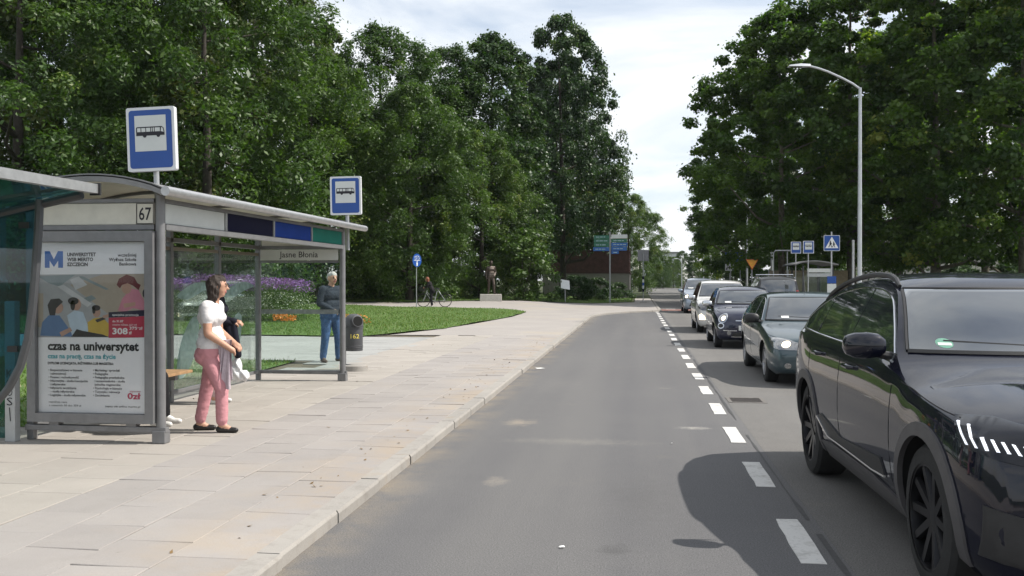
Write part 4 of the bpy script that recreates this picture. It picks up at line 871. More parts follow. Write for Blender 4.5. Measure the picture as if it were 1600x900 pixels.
pr('logo', [[(.065, .15), (.065, .052), (.112, .052), (.15, .1), (.188, .052), (.235, .052), (.235, .15), (.19, .15), (.19, .108), (.15, .145), (.11, .108), (.11, .15)]], (.015, .12, .42), .0006, 'logo_blue')
m_tw = M('print_white', (.75, .75, .75), .5, 0, .03); m_tt = M('print_teal', (.1, .4, .46), .5, 0, .05); m_tr = M('print_red', (.5, .03, .09), .5, 0, .05)
def ptext(nm_, rows, mat_, lift=.003):
    mb = MB(); o = PO + Vector((0, -.005 - lift, 0))
    for s, a, b, size, w, bold, al in rows:
        x, z = pp(a, b); add_text(mb, s, size * PH, o + U * x + VZ * z, U, VZ, w * PW if w else None, bold, al)
    return mb.build(nm_, mat_, case)
rows = [('UNIWERSYTET', .275, .082, .029, .265, .035, 'LEFT'), ('WSB MERITO', .275, .111, .029, .24, .03, 'LEFT'), ('SZCZECIN', .275, .14, .029, .19, .035, 'LEFT'),
        ('wcześniej', .91, .085, .026, .17, .02, 'RIGHT'), ('Wyższa Szkoła', .91, .111, .026, .25, .02, 'RIGHT'), ('Bankowa', .91, .137, .026, .155, .02, 'RIGHT'),
        ('czas na uniwersytet', .09, .633, .072, .84, .034, 'LEFT'), ('DYPLOM LICENCJATA, INŻYNIERA LUB MAGISTRA:', .09, .718, .02, .61, .03, 'LEFT')]
for i, s in enumerate(('• Bezpieczeństwo w biznesie', '  i administracji', '• Finanse i rachunkowość', '• Informatyka - studia licencjackie', '  i inżynierskie', '• Inżynieria zarządzania', '   - studia inżynierskie', '• Logistyka - studia inżynierskie')): rows.append((s, .095, .758 + i * .021, .0185, None, .012, 'LEFT'))
for i, s in enumerate(('• Marketing i sprzedaż', '• Pedagogika', '• Pedagogika przedszkolna', '  i wczesnoszkolna - studia', '  jednolite magisterskie', '• Psychologia w biznesie', '• Turystyka i rekreacja', '• Zarządzanie')): rows.append((s, .51, .756 + i * .021, .0185, None, .012, 'LEFT'))
rows += [('najniższa cena', .1, .945, .016, .17, .002, 'LEFT'), ('z ostatnich 30 dni: 359 zł', .1, .965, .016, .3, .002, 'LEFT'), ('zapisz się online merito.pl', .94, .965, .016, .32, .004, 'RIGHT')]
ptext('poster_lettering', rows, m_ink)
ptext('poster_subtitle', [('czas na pracę, czas na życie', .09, .682, .038, .63, .03, 'LEFT')], m_tt)
ptext('poster_price', [('0zł', .945, .915, .05, .12, .025, 'RIGHT'), ('wpisowe', .945, .875, .014, .1, .003, 'RIGHT')], m_tr)
ptext('promo_lettering', [('specjalna promocja', .69, .43, .017, .24, .012, 'LEFT'), ('do 31.07', .69, .468, 0.017, .1, .02, 'LEFT'), ('czesne niższe, już od', .69, .487, .015, .22, .002, 'LEFT'), ('308', .69, .537, .05, .14, .03, 'LEFT'), ('zł', .84, .537, .026, None, .02, 'LEFT'), ('375 zł', .845, .511, .026, .12, .004, 'LEFT'), ('——', .85, .507, .03, .1, .0, 'LEFT')], m_tw, .0036)
MB().box2((px0 - .002, -.052, pz0 - .002), (px1 + .002, -.048, pz1 + .002)).build('case_glass', glass_mat('case_glass', (.985, .99, .99), .45, .0), case)

# ---------- the older glass shelter at the left edge, only its end in view
gs = empty('glass_shelter', (-6.0, 8.2, .08), 0, 'older shelter with teal glass canopy and blue glass side at the left edge', 'bus shelter')
def wl(px, py, Y): return at(px, py, Y) - Vector((-6.0, 8.2, .08))
tipf, tipb = wl(141, 295, 7.), wl(-260, 372, 7.0)
back = Vector((0, -2.6, 0)); nrm = Vector((0, 0, .012))
def slab4(a, b, c, d, th): 
    n = (b - a).cross(d - a).normalized() * th; V = [a, b, c, d] + [p + n for p in (a, b, c, d)]
    return MB().add(V, [(3, 2, 1, 0), (4, 5, 6, 7), (0, 1, 5, 4), (1, 2, 6, 5), (2, 3, 7, 6), (3, 0, 4, 7)])
slab4(tipf, tipf + back, tipb + back, tipb, .012).build('canopy_glass', m_tealglass, gs)
a = tipf + Vector((.02, .03, .0)); MB().add([a + Vector(p) for p in ((-.04, 0, -.035), (.03, 0, -.035), (.03, 0, .04), (-.04, 0, .04))] + [a + back + Vector(p) for p in ((-.04, 0, -.035), (.03, 0, -.035), (.03, 0, .04), (-.04, 0, .04))], [(3, 2, 1, 0), (4, 5, 6, 7), (0, 1, 5, 4), (1, 2, 6, 5), (2, 3, 7, 6), (3, 0, 4, 7)]).build('canopy_edge', m_alu, gs)
MB().box(a + Vector((0, .012, .0)), (.09, .02, .1)).build('edge_cap', m_blk, gs)
d_ = (tipb - tipf); MB().tube([tipf + Vector((-.06, -.02, -.05)), tipf + d_ * .35 + Vector((0, -.02, -.07)), tipb + Vector((0, -.02, -.06))], .035, 8).build('canopy_beam', M('dark_steel', (.05, .052, .056), .5, .3, .1), gs)
edge = [wl(x, y_, 6.96) for x, y_ in ((62, 312), (60, 360), (56, 420), (51, 480), (44, 530), (32, 572), (14, 606), (-8, 632), (-45, 655))]
MB().tube(edge, [.034] * 9, 8).build('side_frame', M('strut_grey', (.085, .088, .094), .45, .4, .1), gs, True)
far = [wl(-45, 318, 6.96), wl(-60, 655, 6.96)]
pl = edge + [far[1], far[0]]
mb = MB(); k = len(pl); mb.add([p + Vector((-.03, .0, 0)) for p in pl] + [p + Vector((-.03, .01, 0)) for p in pl], [tuple(range(k)), tuple(reversed(range(k, 2 * k)))] + [(i, (i + 1) % k, (i + 1) % k + k, i + k) for i in range(k)]); mb.build('side_glass', m_blueglass, gs)
MB().box(wl(22, 545, 6.98), (.09, .05, .05)).build('glass_clamp', m_blk, gs); MB().box(wl(40, 352, 6.98), (.09, .05, .05)).build('glass_clamp', m_blk, gs)
MB().box2((-.02, -.03, 0), (.085, .05, 1.35)).build('post', M('pale_post', (.42, .43, .43), .55, .1, .1), gs, bevel=.006)
MB().box2((-1.9, -.006, .03), (-.022, .006, 2.15)).build('back_glass', m_tealglass, gs)
mb = MB()
for i, (s, z) in enumerate((('K', .62), ('O', .53), ('O', .44), ('S', .35))): add_text(mb, s, .11, (.002, -.032, z), U, VZ, .06, .0)
mb.tube([(.03, -.032, .33), (.04, -.032, .2)], .004, 4); mb.build('graffiti', m_ink, gs)

# ---------- bus stop signs
m_frame = M('sign_white_frame', (.68, .69, .7), .4, .1, .05)
def bus_icon(mb, o, w):
    """black bus silhouette with windows, centred at o, width w"""
    h = w * .3; body = [(-.5, -.1), (-.5, .17), (-.47, .2), (.4, .2), (.47, .15), (.5, -.02), (.5, -.1)]
    mb.prism([(a * w, b * w) for a, b in body], o, U, VZ, .001, 0)
    for cx in (-.2, .28): mb.prism([(cx * w + p, -.1 * w + q_) for p, q_ in ell(0, 0, .065 * w, .065 * w, 14)], Vector(o) + Vector((0, -.0012, 0)), U, VZ, .001, 0)
    for a, b in ((-.46, -.34), (-.31, -.17), (-.14, 0.), (.09, .13), (.16, .34)):
        mb.prism([(a * w, .03 * w), (b * w, .03 * w), (b * w, .16 * w), (a * w, .16 * w)], Vector(o) + Vector((0, -.0012, 0)), U, VZ, .001, 1)
    mb.prism([(.03 * w, .03 * w), (.06 * w, .03 * w), (.06 * w, .16 * w), (.03 * w, .16 * w)], Vector(o) + Vector((0, -.0012, 0)), U, VZ, .001, 1)
    mb.prism([(.37 * w, .03 * w), (.47 * w, .0), (.44 * w, .14 * w), (.39 * w, .165 * w)], Vector(o) + Vector((0, -.0012, 0)), U, VZ, .001, 1)
def bus_sign(loc, w, h, pole, rz, lean, label, group, frame=True):
    r_ = empty('bus_stop_sign', loc, rz, label, 'sign', group); r_.rotation_euler = (0, lean, rz)
    MB().tube([(0, .03, -pole), (0, .03, h * .9)], .028, 10).build('pole', m_galv, r_, True)
    mb = MB(); mb.prism(rrect(-w / 2, 0, w / 2, h, .02), (0, .0, 0), U, VZ, .06); f = mb.build('sign_case', m_frame, r_)
    MB().prism(rrect(-w / 2 + .028, .028, w / 2 - .028, h - .028, .03), (0, -.061, 0), U, VZ, .002).build('sign_face', m_signblue, f)
    MB().prism([(-w * .325, h * .31), (w * .325, h * .31), (w * .325, h * .87), (-w * .325, h * .87)], (0, -.0635, 0), U, VZ, .001).build('white_field', m_whitep, f)
    mb = MB(); bus_icon(mb, (0, -.065, h * .6), w * .59); mb.build('bus_symbol', [m_ink, m_whitep], f)
    return r_
p = at(242, 268, 8.75); bus_sign(p, .5, .635, .6, R(2), R(-2), 'blue and white bus stop sign nearest to us, above the number 67', 'bus stop signs over the left shelter')
p = at(542, 336, 14.1); bus_sign(p, .49, .6, .55, R(3), R(-1), 'blue and white bus stop sign above the far end of the left shelter', 'bus stop signs over the left shelter')

# ---------- litter bin on its concrete foot
bl = gnd(553, 576); bl.y = 15.45; bl.x = at(553, 576, 15.45).x; bl.z = .08
bi = empty('litter_bin', bl, 0, 'dark grey litter bin with domed lid and yellow number beside the shelter', 'litter bin')
m_bin = M('bin_grey', (.07, .072, .078), .5, .1, .15, 8, .1)
MB().lathe([(.15, .34), (.152, .35), (.155, .72), (.163, .725), (.163, .755), (.155, .76)], 32).build('bin_body', m_bin, bi, True)
MB().lathe([(.001, .342), (.15, .342)], 32).build('bin_bottom', m_bin, bi)
for z in (.40, .425): MB().lathe([(.155, z - .006), (.162, z), (.155, z + .006)], 32).build('rib', m_bin, bi, True)
lid = MB().lathe([(.165, .762), (.16, .84), (.145, .9), (.11, .945), (.06, .97), (.001, .975)], 32).build('lid', m_bin, bi, True)
c = Vector((.085, -.105, .845)); d_ = Vector((.62, -.72, .22)).normalized()
a1 = d_.orthogonal().normalized(); a2 = d_.cross(a1)
mb = MB(); n = 24; mb.add([c + d_ * .045 + (a1 * math.cos(t) + a2 * math.sin(t)) * .085 for t in np.linspace(0, 2 * math.pi, n, endpoint=False)], [tuple(range(n))]); mb.build('opening', M('bin_inside', (.004, .004, .004), .95), lid)
mb = MB(); mb.tube([c + d_ * .03 + (a1 * math.cos(t) + a2 * math.sin(t)) * .09 for t in np.linspace(0, 2 * math.pi, 25)], .014, 6); mb.build('opening_rim', m_bin, lid, True)
mb = MB(); vs_, fs_ = text_geo('162', .105, .15, .008, 'CENTER')
mb.add([(.158 * math.sin(p_.x / .158 + R(24)), -.158 * math.cos(p_.x / .158 + R(24)), .56 + p_.y) for p_ in vs_], fs_); mb.build('number', M('bin_yellow', (.75, .62, .12), .5, 0, .05), bi)
MB().tube([(-.17, .02, 0), (-.17, .02, .75)], .025, 10).build('bin_post', m_steel, bi, True); MB().box2((-.17, -.01, .5), (-.1, .05, .55)).build('bracket', m_steel, bi)
MB().lathe([(.001, .1), (.2, .1), (.22, .085), (.23, -.02)], 14, (.02, 0, 0)).build('concrete_foot', m_kerb, bi, True)
# ================================================================== PEOPLE
def capsules_mesh(caps, voxel, smooth=4):
    bm = bmesh.new()
    for p, q, r1, r2, _t in caps:
        p, q = Vector(p), Vector(q)
        for c, r in ((p, r1), (q, r2)): bmesh.ops.create_icosphere(bm, subdivisions=2, radius=r, matrix=Matrix.Translation(c))
        d = q - p
        if d.length > 1e-4: bmesh.ops.create_cone(bm, cap_ends=True, segments=16, radius1=r1, radius2=r2, depth=d.length, matrix=Matrix.Translation((p + q) / 2) @ d.to_track_quat('Z', 'Y').to_matrix().to_4x4())
    me = bpy.data.meshes.new('body'); bm.to_mesh(me); bm.free(); ob = link('body', me)
    md = ob.modifiers.new('r', 'REMESH'); md.mode = 'VOXEL'; md.voxel_size = voxel; md.use_smooth_shade = True
    if smooth: ms_ = ob.modifiers.new('s', 'SMOOTH'); ms_.iterations = smooth; ms_.factor = .5
    nm = evaluated(ob); bpy.data.objects.remove(ob); bpy.data.meshes.remove(me); return nm
def person(name, loc, rz, h, j, wear, label, cat='person', voxel=.009, hair='short', bulk=1.0, hand=True, group=None, female=False):
    """local frame faces +x; j holds joints as fractions of the height"""
    root = empty(name, loc, rz, label, cat, group); B = bulk
    g = dict(hip=(0, 0, .52), chest=(0, 0, .735), neck=(.005, 0, .845), head=(.02, 0, .925),
        hipL=(0, .052, .5), hipR=(0, -.052, .5), kneeL=(.01, .055, .28), kneeR=(.01, -.055, .28), ankL=(-.01, .055, .045), ankR=(-.01, -.055, .045), toeL=(.085, .065, .016), toeR=(.085, -.065, .016),
        shL=(0, .105, .8), shR=(0, -.105, .8), elL=(-.01, .135, .63), elR=(-.01, -.135, .63), wrL=(.03, .135, .49), wrR=(.03, -.135, .49))
    g.update(j); J = {k: Vector(v) * h for k, v in g.items()}; s = h; caps = []
    def C(a, b, r1, r2, t): caps.append((J[a] if isinstance(a, str) else a, J[b] if isinstance(b, str) else b, r1 * s, r2 * s, t))
    Yv = (J['shL'] - J['shR']).normalized(); hy = (J['hipL'] - J['hipR']).normalized(); up_ = (J['neck'] - J['hip']).normalized()
    fwd = Yv.cross(up_).normalized() * 1.0
    def off(k, y, z=0., x=0.): return J[k] + Yv * (y * s) + up_ * (z * s) + fwd * (x * s)
    mid = (J['hip'] + J['chest']) / 2
    C(off('hip', .045, .0), off('hip', -.045, .0), .078 * B, .078 * B, 'legs'); C(off('hip', .04, -.03, -.022), off('hip', -.04, -.03, -.022), .07 * B, .07 * B, 'legs')
    wst = .062 if female else .068
    C(off('hip', .046, .045), off('hip', -.046, .045), .08 * B, .08 * B, 'top'); C(mid + Yv * .04 * s, mid - Yv * .04 * s, wst * 1.08 * B, wst * 1.08 * B, 'top')
    C(off('chest', .05, 0), off('chest', -.05, 0), .073 * B, .073 * B, 'top'); C(off('chest', .06, .045, -.004), off('chest', -.06, .045, -.004), .06 * B, .06 * B, 'top')
    if female: C(off('chest', .042, .0, .045), off('chest', -.042, .0, .045), .04 * B, .04 * B, 'top')
    C('shL', 'shR', .042, .042, 'top'); C(J['neck'] - up_ * .03 * s, J['head'] - Vector((.01, 0, .02)) * s, .034, .03, 'skin')
    hd = J['head']; fx = wear.get('face', Vector((1, 0, 0)))
    fx = Vector(fx).normalized(); fy = Vector((0, 0, 1)).cross(fx).normalized()
    def hp(a, b, c): return hd + (fx * a + fy * b + Vector((0, 0, c))) * s
    C(hp(-.012, 0, .012), hp(.01, 0, .014), .05, .048, 'skin'); C(hp(.012, 0, -.01), hp(.024, 0, -.042), .042, .024, 'skin')
    C(hp(.055, 0, .005), hp(.066, 0, -.012), .006, .009, 'skin')
    for sd_ in (1, -1): C(hp(-.006, sd_ * .05, .004), hp(-.004, sd_ * .051, -.014), .011, .008, 'skin'); C(hp(.05, sd_ * .019, .008), hp(.05, sd_ * .019, .008), .0075, .0075, 'eye'); C(hp(.05, sd_ * .013, .02), hp(.045, sd_ * .028, .021), .004, .004, 'brow')
    C(hp(.052, .012, -.032), hp(.052, -.012, -.032), .005, .005, 'lip')
    for a in 'LR':
        C('hip' + a, 'knee' + a, .06 * B, .042 * B, 'legs'); k, n = J['knee' + a], J['ank' + a]; cut = k + (n - k) * wear.get('cuff', .96)
        C(k, cut, .042 * B, wear.get('cuffr', .032), 'legs'); C(cut, n, .022, .021, 'skin' if wear.get('cuff', .96) < .95 else 'legs')
        t_ = J['toe' + a]; dd = (t_ - n); heel = n + Vector((-.018 * s, 0, -.026 * s)) if abs(dd.x) + abs(dd.y) > 1e-6 else n
        f2 = Vector((dd.x, dd.y, 0)).normalized() if Vector((dd.x, dd.y, 0)).length > 1e-5 else Vector((1, 0, 0)); heel = n - f2 * .02 * s - Vector((0, 0, .024 * s))
        C(heel, t_, .022, .017, 'shoe'); C(n, n + f2 * .045 * s - Vector((0, 0, .02 * s)), .021, .018, wear.get('instep', 'shoe'))
        sl = wear.get('sleeve', 1.); e, w_ = J['el' + a], J['wr' + a]; sh_ = J['sh' + a]
        if sl < 1: m1 = sh_ + (e - sh_) * sl; C(sh_, m1, .043 * B, .042 * B, 'top'); C(m1, e, .03 * B, .027, 'skin'); C(e, w_, .027, .018, 'skin')
        else: C(sh_, e, .042 * B, .034 * B, 'top'); C(e, w_, .033 * B, .024, 'top')
        if hand:
            d1 = (w_ - e).normalized(); sd_ = 1 if a == 'L' else -1; pal = w_ + d1 * .035 * s; lat = d1.cross(Vector((0, 0, 1))); lat = lat.normalized() if lat.length > .2 else Vector((1, 0, 0)); curl = wear.get('curl', Vector((0, 0, -1))); curl = (curl - d1 * curl.dot(d1)); curl = curl.normalized() if curl.length > .1 else lat
            lat = d1.cross(curl).normalized()
            C(w_, pal, .017, .02, 'skin')
            for i, ln in enumerate((.03, .036, .034, .027)):
                b0 = pal + lat * (i - 1.5) * .0105 * s + d1 * .008 * s; b1 = b0 + (d1 * .8 + curl * .35) * ln * .6 * s; b2 = b1 + (d1 * .3 + curl * .9).normalized() * ln * .5 * s
                C(b0, b1, .0058, .0054, 'skin'); C(b1, b2, .0054, .0045, 'skin')
            th = w_ + d1 * .012 * s; C(th, th + (d1 * .5 - lat * .8 * sd_) .normalized() * .026 * s, .0075, .006, 'skin'); t2 = th + (d1 * .5 - lat * .8 * sd_).normalized() * .026 * s; C(t2, t2 + (d1 * .9 - lat * .1 * sd_ + curl * .2).normalized() * .02 * s, .006, .005, 'skin')
    me = capsules_mesh(caps, voxel * h / 1.65)
    tags = sorted(set(c[4] for c in caps)); co = np.empty(len(me.polygons) * 3); me.polygons.foreach_get('center', co); co = co.reshape(-1, 3); best = np.full(len(co), 1e9); idx = np.zeros(len(co), np.int32)
    for p, q, r1, r2, t_ in caps:
        p, q = np.array(p), np.array(q); d = q - p; L2 = max(d @ d, 1e-9); u = np.clip(((co - p) @ d) / L2, 0, 1); dist = np.linalg.norm(co - (p + u[:, None] * d), axis=1) - (r1 + (r2 - r1) * u)
        if t_ in ('eye', 'lip', 'brow'): dist -= .004
        w_ = dist < best; best[w_] = dist[w_]; idx[w_] = tags.index(t_)
    nv = len(me.vertices); vc = np.empty(nv * 3); me.vertices.foreach_get('co', vc); vc = vc.reshape(-1, 3); vn = np.empty(nv * 3); me.vertices.foreach_get('normal', vn); vn = vn.reshape(-1, 3)
    lt_ = np.empty(len(me.polygons), np.int32); me.polygons.foreach_get('loop_total', lt_); lv = np.empty(len(me.loops), np.int32); me.loops.foreach_get('vertex_index', lv)
    soft = np.isin(np.repeat(idx, lt_), [i for i, t_ in enumerate(tags) if t_ in ('legs', 'top')]); wgt = np.ones(nv); wgt[lv[~soft]] = 0     # folds in the cloth only
    fo = lambda k, a: np.sin(vc[:, 0] * k + 1.7 * np.sin(vc[:, 2] * k * .7 + a)) * np.sin(vc[:, 2] * k * 1.3 + 2.1 * np.sin(vc[:, 1] * k * .8 + a)) * np.cos(vc[:, 1] * k * .9 + a + vc[:, 2] * k * .5)
    vc += vn * (wgt * (.0025 * fo(11, .3) + .0024 * fo(31, 1.1) + .0012 * fo(62, 2.)))[:, None]; me.vertices.foreach_set('co', vc.ravel())
    me.materials.clear()
    for t_ in tags: me.materials.append(wear['mats'].get(t_, m_skin if t_ in ('skin',) else (m_eye if t_ in ('eye', 'brow') else m_lip)))
    me.polygons.foreach_set('material_index', idx); me.polygons.foreach_set('use_smooth', [True] * len(me.polygons)); me.name = 'body'; link('body', me, root)
    hc = []
    if hair != 'none':
        hc += [(hp(-.016, 0, .026), hp(.006, 0, .034), .05 * s, .046 * s, 'h'), (hp(-.03, 0, .0), hp(-.03, 0, .02), .042 * s, .042 * s, 'h')]
        if hair == 'long': hc += [(hp(-.03, k * .03, .0), hp(-.035, k * .04, -.1), .035 * s, .022 * s, 'h') for k in (-1, 0, 1)] + [(hp(-.0, k * .043, .02), hp(-.012, k * .05, -.07), .018 * s, .015 * s, 'h') for k in (-1, 1)]
        hm = capsules_mesh(hc, .011, 3)
        nn_ = [v_.normal.copy() for v_ in hm.vertices]
        for v_, n_ in zip(hm.vertices, nn_): v_.co += n_ * (.006 * math.sin(math.atan2(v_.co.y - hd.y, v_.co.x - hd.x) * 26 + 9 * v_.co.z) + .004 * math.sin(v_.co.z * 70 + v_.co.x * 90))
        hm.materials.clear(); hm.materials.append(wear['mats'].get('hair', m_hair)); hm.polygons.foreach_set('use_smooth', [True] * len(hm.polygons)); link('hair', hm, root)
    return root, J
m_skin = M('skin', (.5, .28, .19), .5, 0, .08, 20); m_eye = M('eye_dark', (.02, .015, .012), .2); m_lip = M('lips', (.36, .13, .11), .5); m_hair = M('dark_brown_hair', (.03, .018, .012), .5, 0, .3, 60, .6)
def cloth(n, c, var=.16, sc=14): return M(n, c, .85, 0, var, sc, .5, sc * 2.2, spec=.2)
m_pink = cloth('pink_cotton', (.55, .26, .285), .05); m_tee = cloth('white_jersey', (.7, .68, .68), .08); m_blackl = M('black_leather', (.015, .014, .014), .35); m_navyc = cloth('navy_cloth', (.012, .013, .022)); m_jean = cloth('blue_denim', (.05, .095, .2), .35, 10); m_blackc = cloth('black_cloth', (.012, .012, .014)); m_pale = cloth('pale_pink_cloth', (.5, .36, .36)); m_wshoe = M('white_shoe', (.65, .64, .62), .5); m_lilac = cloth('lilac_knit', (.5, .42, .46), .12); m_brownshoe = M('brown_shoe', (.09, .06, .045), .6)
FACE_R = R(8)
# the woman in pink trousers, standing side-on at the shelter's edge
a, b = gnd(312, 674), gnd(352, 674); c = (a + b) / 2
w1, J1 = person('person', (c.x, c.y, .08), FACE_R, 1.6, dict(hip=(-.01, 0, .52), chest=(-.005, .0, .735), neck=(.01, 0, .845), head=(.035, 0, .925),
    hipL=(-.005, .05, .5), hipR=(-.015, -.05, .5), kneeL=(-.05, .05, .28), kneeR=(.075, -.05, .275), ankL=(-.1, .05, .045), ankR=(.075, -.045, .045), toeL=(-.01, .06, .016), toeR=(.165, -.05, .016),
    elR=(.015, -.135, .635), wrR=(.125, -.08, .545), elL=(.0, .135, .64), wrL=(.13, .05, .56)),
    dict(mats=dict(legs=m_pink, top=m_tee, shoe=m_blackl), sleeve=.45, cuff=.86, cuffr=.037, instep='skin', face=(1, .35, 0)), 'woman in white T-shirt and pink trousers standing side-on by the shelter post', hair='long', bulk=1.0, female=True)
# the lilac cardigan hanging over her forearm
cw = Vector((c.x, c.y, .08)); mb = MB(); n = 14; k = 9; rows_ = []
rz_ = Matrix.Rotation(FACE_R, 3, 'Z')
for side_ in (1, -1):
    for i in range(k + 1):
        t = i / k
        for jj in range(n + 1):
            u = jj / n; x = .1 + .12 * u + .03 * math.sin(6 * u + 2 * t) * t; fold = .014 * math.sin(u * 17 + t * 2) * (.3 + t)
            mb.v.append(tuple(cw + rz_ @ Vector((x * (1 - .1 * t), -.09 + side_ * (.032 + .012 * math.sin(9 * u) * t) + fold, .925 - t * (.42 + .06 * math.sin(3 * u + side_)) + .02 * (1 - t)))))
o1 = (k + 1) * (n + 1)
for sidx in (0, 1):
    for i in range(k):
        for jj in range(n):
            p0 = sidx * o1 + i * (n + 1) + jj; f_ = (p0, p0 + 1, p0 + n + 2, p0 + n + 1); mb.f.append(f_ if sidx else f_[::-1]); mb.m.append(0)
for jj in range(n): mb.f.append((jj, jj + 1, o1 + jj + 1, o1 + jj)); mb.m.append(0)
cdg = mb.build('cardigan', m_lilac, None, True, angle=80); tag(cdg, 'pale lilac cardigan hanging over the forearm of the woman in pink', 'cardigan')
# the person behind her, in navy, with a jacket over the arm and a white bag
a = gnd(338, 630)
w2, J2 = person('person', (a.x, a.y, .08), R(12), 1.62, dict(toeL=(.09, .06, .016), elR=(.03, -.13, .65), wrR=(.13, -.1, .63), elL=(.02, .13, .65), wrL=(.13, .09, .63)),
    dict(mats=dict(legs=m_pale, top=m_navyc, shoe=m_wshoe, hair=M('brown_hair', (.06, .03, .018), .5, 0, .3, 60)), cuff=.8, cuffr=.04, instep='skin'), 'person in navy top and pale trousers half hidden behind the woman in pink', hair='long', bulk=1.05, female=True)
base2 = Vector((a.x, a.y, .08)); rr_ = Matrix.Rotation(R(12), 3, 'Z')
jk = capsules_mesh([(Vector((.17, -.14, 1.03)), Vector((.235, -.15, .72)), .055, .05, 'j'), (Vector((.24, -.14, 1.02)), Vector((.3, -.15, .62)), .045, .05, 'j'), (Vector((.16, -.14, 1.04)), Vector((.25, -.15, 1.04)), .05, .045, 'j')], .012, 3)
jk.materials.clear(); jk.materials.append(m_navyc); jk.polygons.foreach_set('use_smooth', [True] * len(jk.polygons)); jk.name = 'jacket'; o = link('jacket', jk); o.location = base2; o.rotation_euler = (0, 0, R(12)); tag(o, 'dark navy jacket carried over the arm beside the white plastic bag', 'jacket')
bag = capsules_mesh([(Vector((.27, -.08, .62)), Vector((.27, -.08, .45)), .02, .07, 'b'), (Vector((.22, -.08, .38)), Vector((.36, -.08, .36)), .07, .06, 'b'), (Vector((.2, -.08, .33)), Vector((.38, -.08, .33)), .045, .045, 'b'), (Vector((.25, -.08, .8)), Vector((.27, -.08, .6)), .008, .014, 'b')], .012, 1)
bn_ = [v_.normal.copy() for v_ in bag.vertices]
for v_, n_ in zip(bag.vertices, bn_): v_.co += n_ * .012 * math.sin(v_.co.x * 70 + v_.co.z * 45) * math.sin(v_.co.y * 60)
bag.materials.clear(); bag.materials.append(M('white_plastic_bag', (.72, .72, .74), .35, 0, .06)); bag.polygons.foreach_set('use_smooth', [True] * len(bag.polygons)); bag.name = 'plastic_bag'; o = link('plastic_bag', bag); o.location = base2; o.rotation_euler = (0, 0, R(12)); tag(o, 'crumpled white plastic bag hanging beside the navy jacket', 'bag')
# the man in jeans behind the end pane
a = gnd(517, 565)
person('person', (a.x, a.y, .08), R(-35), 1.72, dict(kneeL=(.02, .085, .28), ankL=(.0, .105, .045), toeL=(.07, .14, .016), kneeR=(.01, -.08, .28), ankR=(-.01, -.1, .045), toeR=(.08, -.12, .016), elL=(.0, .15, .645), wrL=(.11, .07, .575), elR=(.0, -.15, .645), wrR=(.11, -.05, .575), head=(.03, 0, .92)),
    dict(mats=dict(legs=m_jean, top=cloth('slate_jumper', (.03, .036, .05)), shoe=m_brownshoe, hair=M('grey_hair', (.42, .4, .38), .6, 0, .2, 40)), cuffr=.036), 'man in blue jeans and dark jumper standing behind the end pane of the shelter', hair='short', bulk=1.1)
# someone sitting on the bench, mostly behind the advertising case
sx, sy = -4.5 - DEP + .3, 8.31 + 1.02
person('person', (sx, sy, .08), R(0), 1.7, dict(hip=(0, 0, .325), chest=(-.03, 0, .53), neck=(-.02, 0, .64), head=(0, 0, .72), hipL=(.02, .055, .305), hipR=(.02, -.055, .305), kneeL=(.27, .06, .3), kneeR=(.27, -.06, .3), ankL=(.29, .07, .045), ankR=(.3, -.06, .045), toeL=(.38, .08, .016), toeR=(.39, -.06, .016), shL=(-.03, .105, .6), shR=(-.03, -.105, .6), elL=(.02, .13, .44), elR=(.02, -.13, .44), wrL=(.16, .07, .37), wrR=(.16, -.07, .37)),
    dict(mats=dict(legs=m_blackc, top=cloth('charcoal_top', (.03, .03, .034)), shoe=m_wshoe), cuff=.93, cuffr=.032), 'person in dark trousers and white shoes seated on the shelter bench', hair='short')
# ---- bicycle and rider far across the lawn
a = gnd(678, 479.5); bx = Vector((a.x, a.y, H(a.x, a.y) - .0))
bk = empty('bicycle', bx, R(4), 'black and white town bicycle standing on the path beyond the lawn', 'bicycle')
m_bk = M('bike_black', (.015, .015, .016), .4); m_bw = M('bike_white', (.55, .55, .56), .35)
for x in (-.56, .6):
    w = MB().tube([(x + .33 * math.cos(t), 0, .345 + .33 * math.sin(t)) for t in np.linspace(0, 2 * math.pi, 33)], .02, 7, cap=False).build('wheel', m_tyre, bk, True)
    mb = MB()
    for i in range(14): t = 2 * math.pi * i / 14; mb.tube([(x, .015 * (-1) ** i, .345), (x + .31 * math.cos(t), 0, .345 + .31 * math.sin(t))], .0025, 4)
    mb.lathe([(.02, -.04), (.02, .04)], 8, (x, 0, .345), 'y'); mb.build('spokes', m_alloy, w)
    MB().tube([(x + .37 * math.cos(t), 0, .345 + .37 * math.sin(t)) for t in np.linspace(R(20), R(165), 16)], .018, 6).build('mudguard', m_bk, bk, True)
fr = MB().tube([(.6, 0, .345), (.2, 0, .93)], .018, 8).tube([(.04, 0, .3), (.17, 0, .85)], .02, 8).tube([(.6, .03, .345), (.04, .03, .3)], .012, 8).tube([(.04, 0, .3), (-.2, 0, .42), (-.38, 0, .72)], .022, 8).tube([(.1, 0, .5), (-.15, 0, .56), (-.36, 0, .8)], .018, 8).tube([(-.56, 0, .345), (-.44, 0, .6), (-.35, 0, .9)], .02, 8).build('frame', m_bw, bk, True)
MB().tube([(-.35, 0, .9), (-.33, 0, 1.08), (-.3, 0, 1.1)], .014, 8).build('stem', m_bk, bk, True)
MB().tube([(-.12, .28, 1.06), (-.25, .25, 1.1), (-.31, 0, 1.1), (-.25, -.25, 1.1), (-.12, -.28, 1.06)], .013, 8).build('handlebar', m_bk, bk, True)
MB().box((.2, 0, .97), (.26, .16, .07), taper=.8).build('saddle', m_bk, bk, bevel=.02)
MB().box((-.62, 0, .95), (.28, .34, .24), taper=1.15).build('basket', m_bk, bk, bevel=.01)
